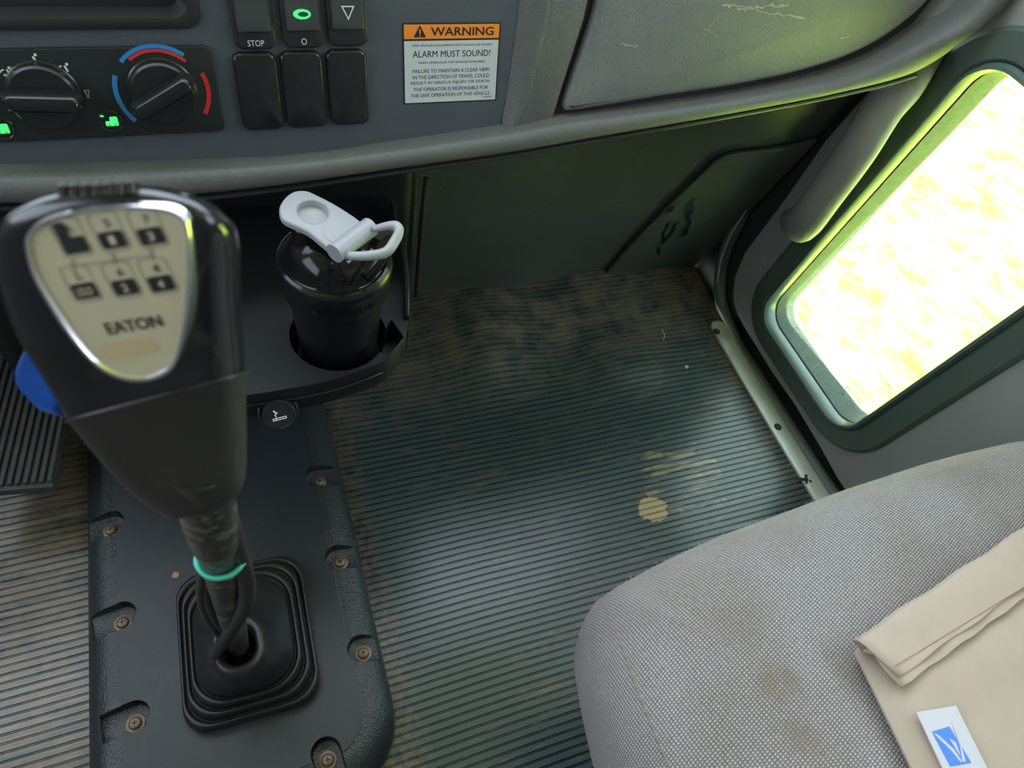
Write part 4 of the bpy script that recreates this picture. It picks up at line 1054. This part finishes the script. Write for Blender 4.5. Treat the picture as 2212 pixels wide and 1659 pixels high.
# blue range selector on the left of the knob
V = [dep(*p) for p in ()]
sw0 = [(a+18, b, c) for a, b, c in [(100, 700, .300), (150, 760, .300), (175, 850, .310), (140, 905, .316), (95, 890, .314), (45, 840, .305), (38, 810, .302), (62, 755, .298)]]
A1 = [dep(*p) for p in sw0]; c = sum(A1, Vector())/8
rows = [[c+(p-c)*.78-fw*.012 for p in A1], [c+(p-c)*.95-fw*.008 for p in A1], [p.copy() for p in A1], [p+fw*.022 for p in A1], [c+(p-c)*.8+fw*.028 for p in A1]]
mk('range_selector', *loft(rows, True, True, True), M_blue, kn, bevel=.001, subd=1)
A2 = [dep(a, b, .296) for a, b in ((60, 660), (95, 700), (125, 770), (120, 800), (85, 775), (55, 720))]; c = sum(A2, Vector())/6
mk('selector_base', *loft([[c+(p-c)*.8-fw*.004 for p in A2], A2, [p+fw*.02 for p in A2]], True, True, True), M_beige, kn, subd=1)

# ================================================================== PEDAL
pz = .10
pc = [at(-60, 700, 2, pz), at(22, 680, 2, pz), at(116, 1045, 2, pz), at(-40, 1058, 2, pz)]
pf_o = pc[3]; pu = (pc[2]-pc[3]).normalized(); pv0 = (pc[1]-pc[2]); plen = pv0.length
pv = (pv0-pu*pv0.dot(pu)).normalized()
pn = pu.cross(pv); pf = Fr(pc[2]-pu*.085, pu, pv, pn)
ped = empty('accelerator_pedal', pf.p(.045, 0, -.02), 'dusty black accelerator pedal with lengthwise ribs, left of the gear lever', 'pedal')
sk_ = -.19
mk('pedal_plate', *prism(pf, [(-.02, -.004), (.085, -.004), (.085+sk_*plen*.0, plen), (-.02, plen)], -.012, -.001, .002), M_pedal, ped)
P = []
for k in range(11):
    x = -.012+k*.0092; P.append(prism(pf, [(x-.0028, .003), (x+.0028, .003), (x+.0028, plen-.003), (x-.0028, plen-.003)], -.002, .003, .001))
mk('ribs', *join(*P), M_pedal, ped)
mk('pedal_arm', *tube([pf.p(.03, plen*.6, -.012), pf.p(.03, plen*.6, -.05), Vector((pf.o.x+.03, .80, .01))], .010, 10), M_jamb, ped)

# ================================================================== SILL PLATE
e0 = [at(1528, 706, 2, .006), at(1562, 772, 2, .006), at(1578, 800, 2, .006), at(1668, 940, 2, .006), at(1757, 1079, 2, .006)]
sill = empty('sill_plate', (.85, .45, 0), 'worn aluminium strip holding down the mat edge beside the door', 'sill plate')
xl = .8315; xr = .8665
poly = []
yt = .715
for k in range(13):
    t = PI*k/12; poly.append(((xl+xr)/2+(xr-xl)/2*math.cos(t), yt-.018+.018*math.sin(t)))
poly += [(xl, -.55), (xr, -.55)]
zf = Fr((0, 0, 0), (1, 0, 0), (0, 1, 0), (0, 0, 1))
rows = []
def sz(y): return floor_z(.85, y)+.0015
ysp = [.697-.05*k for k in range(26)]
for y in ysp:
    rows.append([(xl, y, sz(y)), (xl+.001, y, sz(y)+.004), (xl+.006, y, sz(y)+.0052), (xr-.006, y, sz(y)+.0046), (xr-.001, y, sz(y)+.003), (xr+.001, y, sz(y)-.004)])
tipr = [((xl+xr)/2+(a-(xl+xr)/2)*.55, .711, b-.0005) for a, _, b in rows[0]]
tipq = [((xl+xr)/2+(a-(xl+xr)/2)*.85, .705, b) for a, _, b in rows[0]]
mk('strip', *loft([tipr, tipq]+rows, True, True, True), M_metal, sill)
s0 = None
for i, (px, py) in enumerate(((1548, 716), (1680, 922))):
    c = at(px, py, 2, sz(at(px, py, 2, .005).y)+.005); f = Fr((c.x, c.y, c.z), (1, 0, 0), (0, 1, 0), (0, 0, 1))
    s = mk('screw', *lathe(f, [(.0075, -.0006), (.0072, .0006), (.005, .0004), (.0045, .0022), (.003, .0028), (.001, .003)], 24, True, True), M_jamb, sill)
c = at(1742, 1035, 2, .009)
P = []
for dx, dy, r in ((0, 0, .005), (-.007, .002, .0035), (.004, .006, .0035), (.006, -.005, .003), (-.003, -.006, .0025), (-.011, .005, .002)):
    P.append(lathe(Fr((c.x+dx, c.y+dy, sz(c.y)+.0048), (1, 0, 0), (0, 1, 0), (0, 0, 1)), [(r, 0), (r*.9, .0005), (.0005, .0006)], 12, True, True))
mk('tar_spot', *join(*P), M_ink, sill)

# ================================================================== KICK PANEL
def kp(x, z, o): 
    return Vector((x, fw_y(x, z)-o, z))
rows = []; 
zt = .36
def xlft(z): return .664+.070*(z/.34)**1.0+ (.03*ss(.30, .36, z)**2)
rws = []
zz_ = [.006+.334*k/24 for k in range(25)]+[.340+.022*math.sin(PI/2*k/6) for k in range(1, 7)]
for k, z in enumerate(zz_):
    t = max(0, (z-.340)/.022); xl_ = .652+.084*(z/.34)+.022*(1-math.sqrt(max(0, 1-t*t)))
    row = []
    for j in range(15):
        x = xl_+(.882-xl_)*j/14; row.append((x, z+(.045*((x-.72)/.16) if x > .72 else 0)*(k/30)))
    rws.append(row)
front = [[kp(x, z, .010) for x, z in r] for r in rws]
V, Fc = loft(front, closed=False)
kick = mk('kick_panel', V, Fc, M_kick, None, bevel=0)
sm = kick.modifiers.new('s', 'SOLIDIFY'); sm.thickness = .007; sm.offset = 0
bvm = kick.modifiers.new('b', 'BEVEL'); bvm.width = .002; bvm.segments = 2; bvm.limit_method = 'ANGLE'
props(kick, 'dark scuffed side kick panel in the front corner of the passenger footwell', 'kick panel')
# marks on it and on the firewall
kt = bvh(kick)
P = []
for (a, b, w, n_) in (((1455, 425), (1490, 360), .007, 7), ((1440, 455), (1470, 415), .006, 6), ((1470, 470), (1430, 520), .004, 6), ((1418, 540), (1450, 470), .003, 6), ((1480, 500), (1495, 430), .006, 6)):
    V = []; Fc = []; i = 0
    for (x, y) in jl(a, b, n_, 5):
        h = hit(kt, x, y, .0052)
        if h is None: continue
        t = w*2*(.4+random.random()*.9); V += [h+Vector((-t/2, 0, -t*.2)), h+Vector((t/2, 0, t*.2))]
        if i: Fc.append((2*i-2, 2*i-1, 2*i+1, 2*i))
        i += 1
    if Fc: P.append((V, Fc))
if P: mk('dark_smear', *join(*P), M_wet, kick)
ft = bvh(firewall)
P = []
for k in range(46):
    x, y = random.uniform(930, 1420), random.uniform(380, 620); l = random.uniform(5, 26); an = random.gauss(-.6, .5)
    V = []; Fc = []; i = 0; w = random.uniform(.0004, .0009)
    for q in range(5):
        h = hit(kt, x+l*q/4*math.cos(an), y+l*q/4*math.sin(an)+random.uniform(-1, 1), .0055) or hit(ft, x+l*q/4*math.cos(an), y+l*q/4*math.sin(an)+random.uniform(-1, 1), .003)
        if h is None: continue
        V += [h+Vector((0, 0, -w/2)), h+Vector((w*.3, 0, w/2))]
        if i: Fc.append((2*i-2, 2*i-1, 2*i+1, 2*i))
        i += 1
    if Fc: P.append((V, Fc))
mk('scratch_marks', *join(*P), mat('pale_scratch', (.15, .16, .14), .7), firewall)

# ================================================================== SEAT
def sp_(px, py, z): 
    q = at(px, py, 2, z); return Vector((q.x, q.y, 0))
Eo = [Vector((.225, -.42, 0)), Vector((.212, -.25, 0)), Vector((.206, -.10, 0)), sp_(1334, 1672, .375), sp_(1305, 1570, .375), sp_(1284, 1477, .375), sp_(1271, 1400, .375), sp_(1270, 1350, .378), sp_(1281, 1310, .382), sp_(1300, 1285, .388),
      sp_(1360, 1247, .392), sp_(1450, 1199, .395), sp_(1560, 1150, .397), sp_(1700, 1097, .40), sp_(1800, 1059, .40), sp_(1900, 1026, .40), sp_(2000, 994, .40), sp_(2110, 966, .40), sp_(2212, 947, .40), Vector((.84, .175, 0)), Vector((.855, .12, 0)), Vector((.858, 0, 0)), Vector((.855, -.2, 0)), Vector((.85, -.42, 0)), Vector((.55, -.44, 0))]
E_ = cr(Eo, 6, True)
# resample evenly
def resample(P, n):
    L_ = [0]; m = len(P)
    for i in range(m): L_.append(L_[-1]+(P[(i+1) % m]-P[i]).length)
    out = []
    for k in range(n):
        s = L_[-1]*k/n; i = max(j for j in range(m) if L_[j] <= s+1e-9); d = L_[i+1]-L_[i]; t = (s-L_[i])/d if d else 0
        out.append(P[i].lerp(P[(i+1) % m], t))
    return out
E_ = resample(E_, 200)
ec = Vector((.53, -.12, 0))
def nrm(P):
    out = []
    m = len(P)
    for i in range(m):
        t = P[(i+3) % m]-P[(i-3) % m]; n_ = Vector((-t.y, t.x, 0)).normalized()
        if n_.dot(ec-P[i]) < 0: n_ = -n_
        out.append(n_)
    return out
NR = nrm(E_)
def eloop(d, z):
    return [p+n_*d+Vector((0, 0, z)) for p, n_ in zip(E_, NR)]
rows = [eloop(.03, .255), eloop(.008, .29), eloop(.001, .34), eloop(0, .375), eloop(.003, .398), eloop(.011, .416), eloop(.024, .430), eloop(.040, .4385), eloop(.060, .4435)]
last = rows[-1]
for s, z in ((.85, .447), (.7, .4485), (.5, .449), (.3, .4485), (.12, .448)):
    rows.append([Vector((ec.x+(p.x-ec.x)*s, ec.y+(p.y-ec.y)*s, z)) for p in last])
V, Fc = loft(rows, True, True, True)
seat = empty('passenger_seat', (.53, -.12, 0), 'grey woven fabric passenger seat cushion with stains near the door', 'seat')
cu = mk('cushion', V, Fc, M_fab, seat)
uvl = cu.data.uv_layers.new(name='uv')
wl_ = WL[cu.name]; nE = len(E_)
for p in cu.data.polygons:
    for li in p.loop_indices:
        vi = cu.data.loops[li].vertex_index; v = cu.data.vertices[vi].co+wl_
        # unroll along the outline's outward normal so the weave runs on down the sides
        q = v-NR[vi % nE]*((.4485-v.z)*.8)
        uvl.data[li].uv = (q.x*.93+q.y*.36, -q.x*.36+q.y*.93)
st = bvh(cu)
def surf(pts, rise=0.0): return [h for h in (hit(st, a, b, rise) for a, b in pts) if h is not None]
sp1 = surf([(1294, 1292), (1304, 1303), (1315, 1323), (1340, 1385), (1372, 1477), (1400, 1548), (1425, 1610), (1446, 1657)], -.0002)
mk('seam', *tube(sp1, .0010, 6), M_seam, cu)
sp2 = surf([(1345, 1284), (1380, 1280), (1415, 1277), (1450, 1279), (1486, 1288), (1530, 1308), (1592, 1334), (1650, 1370)], -.0006)
mk('seam', *tube(sp2, .0007, 6), M_seam, cu)
V, Fc = loft([[Vector((a, b, z)) for a, b in ((.40, -.40), (.80, -.40), (.80, .02), (.40, .02))] for z in (.0, .12, .26)], True, True, True)
mk('base', V, Fc, M_spin, seat, bevel=.01)
# seat back, behind the camera's view
V, Fc = loft([[Vector((.53+a, -.50-.25*(z-.4)+b, z)) for a, b in rrect(.60*s, .12, .05, 6)] for z, s in ((.36, .95), (.5, 1), (.8, .98), (1.0, .85), (1.08, .6))], True, True, True)
sb = mk('backrest', V, Fc, M_fab, seat, subd=1)
# lint fuzz along the rolled front edge
V = []; Fc = []
for k in range(900):
    i = random.randint(40, 125); p = E_[i]; d = random.uniform(0, .012); b_ = eloop(0, 0)[i] if False else p+NR[i]*d
    z = .372+.040*(d/.012)**.6; p0 = Vector((b_.x, b_.y, z)); dirn = (-NR[i]*.6+Vector((random.uniform(-1, 1), random.uniform(-1, 1), random.uniform(0, 1.3)))).normalized(); l = random.uniform(.002, .006)
    side = dirn.orthogonal().normalized()*.00012; c2 = p0+dirn*l*.5+Vector((random.uniform(-1, 1), random.uniform(-1, 1), 0))*.0008; c3 = p0+dirn*l
    b0_ = len(V); V += [p0-side, p0+side, c2+side, c2-side, c3]
    Fc += [(b0_, b0_+1, b0_+2, b0_+3), (b0_+3, b0_+2, b0_+4)]
fz = mk('lint_fuzz', V, Fc, mat('pale_lint', (.5, .5, .42), .9), cu, smooth=False); fz['kind'] = 'stuff'

# ================================================================== ENVELOPE
EZ = .470
ea = at(1850, 1392, 2, EZ); eb = at(2212, 1152, 2, EZ); ed = at(1990, 1659, 2, EZ)
eu = (eb-ea).normalized(); ev = (ed-ea); ev = (ev-eu*ev.dot(eu)).normalized(); en = Vector((0, 0, 1))
ef = Fr(ea, eu, ev, None); ef.n = en; ef.v = ev
env = empty('paper_mailer', (ea+eu*.15+ev*.15).to_tuple(), 'tan kraft paper mailer with folded flap lying on the passenger seat', 'envelope')
lefte = [ef.at(*p) for p in ((1850, 1396), (1893, 1462), (1942, 1560), (1990, 1659))]
sl = (lefte[3][0]-lefte[1][0])/(lefte[3][1]-lefte[1][1])
EW, EL = .30, .36
rows_t = []; rows_b = []
NU, NV = 24, 28
def eleft(v): return lefte[1][0]+sl*(v-lefte[1][1]) if v > 0 else lefte[1][0]-sl*0
for j in range(NV+1):
    v = .004+EL*j/NV; rt = []; rb_ = []
    for i in range(NU+1):
        u = eleft(v)+EW*i/NU
        eu_ = min(i/NU, 1-i/NU)*EW; ev_ = min(j/NV, 1-j/NV)*EL
        th = .012*(1-math.exp(-eu_/.012))*(1-math.exp(-(ev_+.004)/.02))
        wv = .0010*math.sin(40*u+25*v)+.0012*math.sin(70*v-22*u)*math.exp(-((v-.07)/.05)**2)+.0018*math.exp(-((u-.10)/.012)**2-((v-.06)/.02)**2)
        rt.append(ef.p(u, v, -.010+th+wv*(th/.012))); rb_.append(ef.p(u, v, -.0125-.006*(1-math.exp(-eu_/.02))))
    rows_t.append(rt+rb_[::-1])
V, Fc = loft(rows_t, True, True, True)
eb_ = mk('body', V, Fc, M_paper, env)
fl = [(1850, 1386), (1853, 1398), (1935, 1482), (2212, 1312)]
A0 = ef.at(1851, 1386); A1_ = ef.at(1930, 1470); ww = (ef.at(2212, 1300)[1]+A1_[1])/2
rows = []
for (v, c, xo) in ((0.010, -.004, .004), (-.001, -.003, .001), (-.004, .000, 0), (-.002, .0045, 0), (.004, .0062, .001), (A1_[1]*.5, .0068, A1_[0]*.5), (A1_[1]*.97, .0072, A1_[0]), (A1_[1]*.975, .0060, A1_[0]+.001), (A1_[1]*.5, .0052, A1_[0]*.5+.002)):
    rows.append([ef.p(xo+A0[0]*0+(.34)*i/30, v+.0008*math.sin(i*.9), c+.0006*math.sin(i*1.3+v*80)) for i in range(31)])
V, Fc = loft(rows, closed=False); flap = mk('flap', V, Fc, M_paper, env, solid=.0006)
rows = []
B1 = ef.at(1938, 1488)
for (v, c, xo) in ((.006, .0010, .0), (.012, .0045, .004), (B1[1]*.6, .0048, B1[0]*.55), (B1[1], .0050, B1[0]), (B1[1]+.0004, .0036, B1[0])):
    rows.append([ef.p(xo+.34*i/30, v+.0006*math.sin(i*1.7), c+.0005*math.sin(i*1.1)) for i in range(31)])
mk('flap_underlayer', *loft(rows, closed=False), M_paper, env, solid=.0006)
def dashl(a, b, c, n_):
    P = []
    for k in range(n_):
        t0, t1 = k/n_, (k+.6)/n_; A = (a[0]+(b[0]-a[0])*t0, a[1]+(b[1]-a[1])*t0); B = (a[0]+(b[0]-a[0])*t1, a[1]+(b[1]-a[1])*t1)
        P.append(tube([ef.p(*A, c), ef.p(*B, c)], .00028, 5, smooth=1))
    return join(*P)
s1a, s1b = ef.at(1932, 1440, .007), ef.at(2212, 1268, .007)
mk('stitching', *dashl(s1a, s1b, .0080, 70), M_stitch, flap)
s2a, s2b = ef.at(1948, 1472, .005), ef.at(2212, 1292, .005)
et = bvh(eb_)
# postal sticker
c0_ = [ef.at(1972, 1541), ef.at(2057, 1527), ef.at(2121, 1659), ef.at(2033, 1672)]
su = (Vector((*c0_[3], 0))-Vector((*c0_[0], 0))); slen = su.length*1.0; 
stu = (ef.p(*c0_[3])-ef.p(*c0_[0])).normalized(); stv = (ef.p(*c0_[0])-ef.p(*c0_[1])); sw_ = stv.length
stv = stv.normalized()
so = ef.p(*c0_[1], .0045)
stl = .17
def sq(a, b, c=.0): return so+stu*a-(-stv)*b*1.0+Vector((0, 0, c))
stF = Fr(so, stu, stv, None); stF.n = Vector((0, 0, 1)); stF.u = stu; stF.v = stv
stk = mk('postal_sticker', *prism(stF, [(0, 0), (stl, 0), (stl, sw_), (0, sw_)], -.0012, .0), M_stick, env, smooth=False)
i0 = (.013, .011); lg = sw_*.56
def lgp(pts, c0=.0001, c1=.0003): return prism(stF, [(i0[0]+a*lg*1.25, i0[1]+b*lg) for a, b in pts], c0, c1)
mk('eagle_logo', *lgp([(0, .18), (1, 0), (1, .92), (.06, 1)]), M_pblue, stk, smooth=False)
mk('eagle_wing', *join(lgp([(-.12, .0), (.0, .03), (.62, .10), (.96, .22), (.93, .34), (.55, .14)], .0003, .0005), lgp([(.08, .97), (.18, .80), (.60, .45), (.92, .36), (.96, .42), (.62, .58), (.28, .84)], .0003, .0005), lgp([(.30, .42), (.44, .24), (.80, .32), (.62, .36)], .0003, .0005)), M_stick, stk, smooth=False)
tf1 = Fr(stF.p(.022+lg*1.25+.046, i0[1]+lg*.12), stu, stv, (0, 0, 1)); tf1.v = stv
text('lettering', 'UNITED STATES', Fr(stF.p(.092, i0[1]+lg*.14), stu, -stv, (0, 0, 1)), .082, lg*.26, M_pblue, stk, off=.01)
text('lettering', 'POSTAL SERVICE', Fr(stF.p(.094, i0[1]+lg*.80), stu, -stv, (0, 0, 1)), .088, lg*.26, M_pblue, stk, off=.01)
mk('rule_line', *prism(Fr(stF.p(.094, i0[1]+lg*.47), stu, stv, (0, 0, 1)), rrect(.088, .0006, .0002, 2), .0001, .0003), M_pblue, stk, smooth=False)

# ================================================================== SMALL LITTER
fT = bvh(floor); cT = bvh(topo)
def pebble(px, py, r, m, name, label, cat, tree=fT, flat=.6):
    h = hit(tree, px, py, 0)
    if h is None: return
    fr = Fr(h, (1, 0, 0), (0, 1, 0), (0, 0, 1)); rows = []
    ph = [random.uniform(.75, 1.2) for _ in range(10)]
    for k in range(6):
        t = PI*k/5; rr_ = r*max(.05, math.sin(t)); z = r*flat*(1-math.cos(t))-.0002
        rows.append([fr.p(rr_*ph[j]*math.cos(2*PI*j/10), rr_*ph[j]*math.sin(2*PI*j/10), z) for j in range(10)])
    o = mk(name, *loft(rows, True, True, True), m); props(o, label, cat); return o
pebble(197, 1525, .0035, M_crumb, 'pebble', 'small pale pebble on the driver side mat left of the cover plate', 'pebble')
pebble(1483, 793, .0042, M_crumb, 'mud_crumb', 'brown mud crumb on the front of the passenger mat near the sill', 'crumb', flat=.4)
pebble(1210, 1245, .0028, mat('dark_seed', (.09, .07, .05), .7), 'seed', 'tiny dark seed lying on the passenger mat left of the seat corner', 'seed', flat=.4)
pebble(380, 1242, .0045, M_leaf, 'leaf_scrap', 'small orange leaf scrap on the cover plate beside the rubber boot', 'leaf', tree=cT, flat=.15)
h1_, h2_, h3_ = hit(fT, 1429, 712, .0015), hit(fT, 1434, 726, .003), hit(fT, 1432, 735, .0015)
o = mk('straw_bit', *tube([h1_, h2_, h3_], .0008, 6), M_twig); props(o, 'short pale straw bit lying on the front part of the ribbed mat', 'straw')
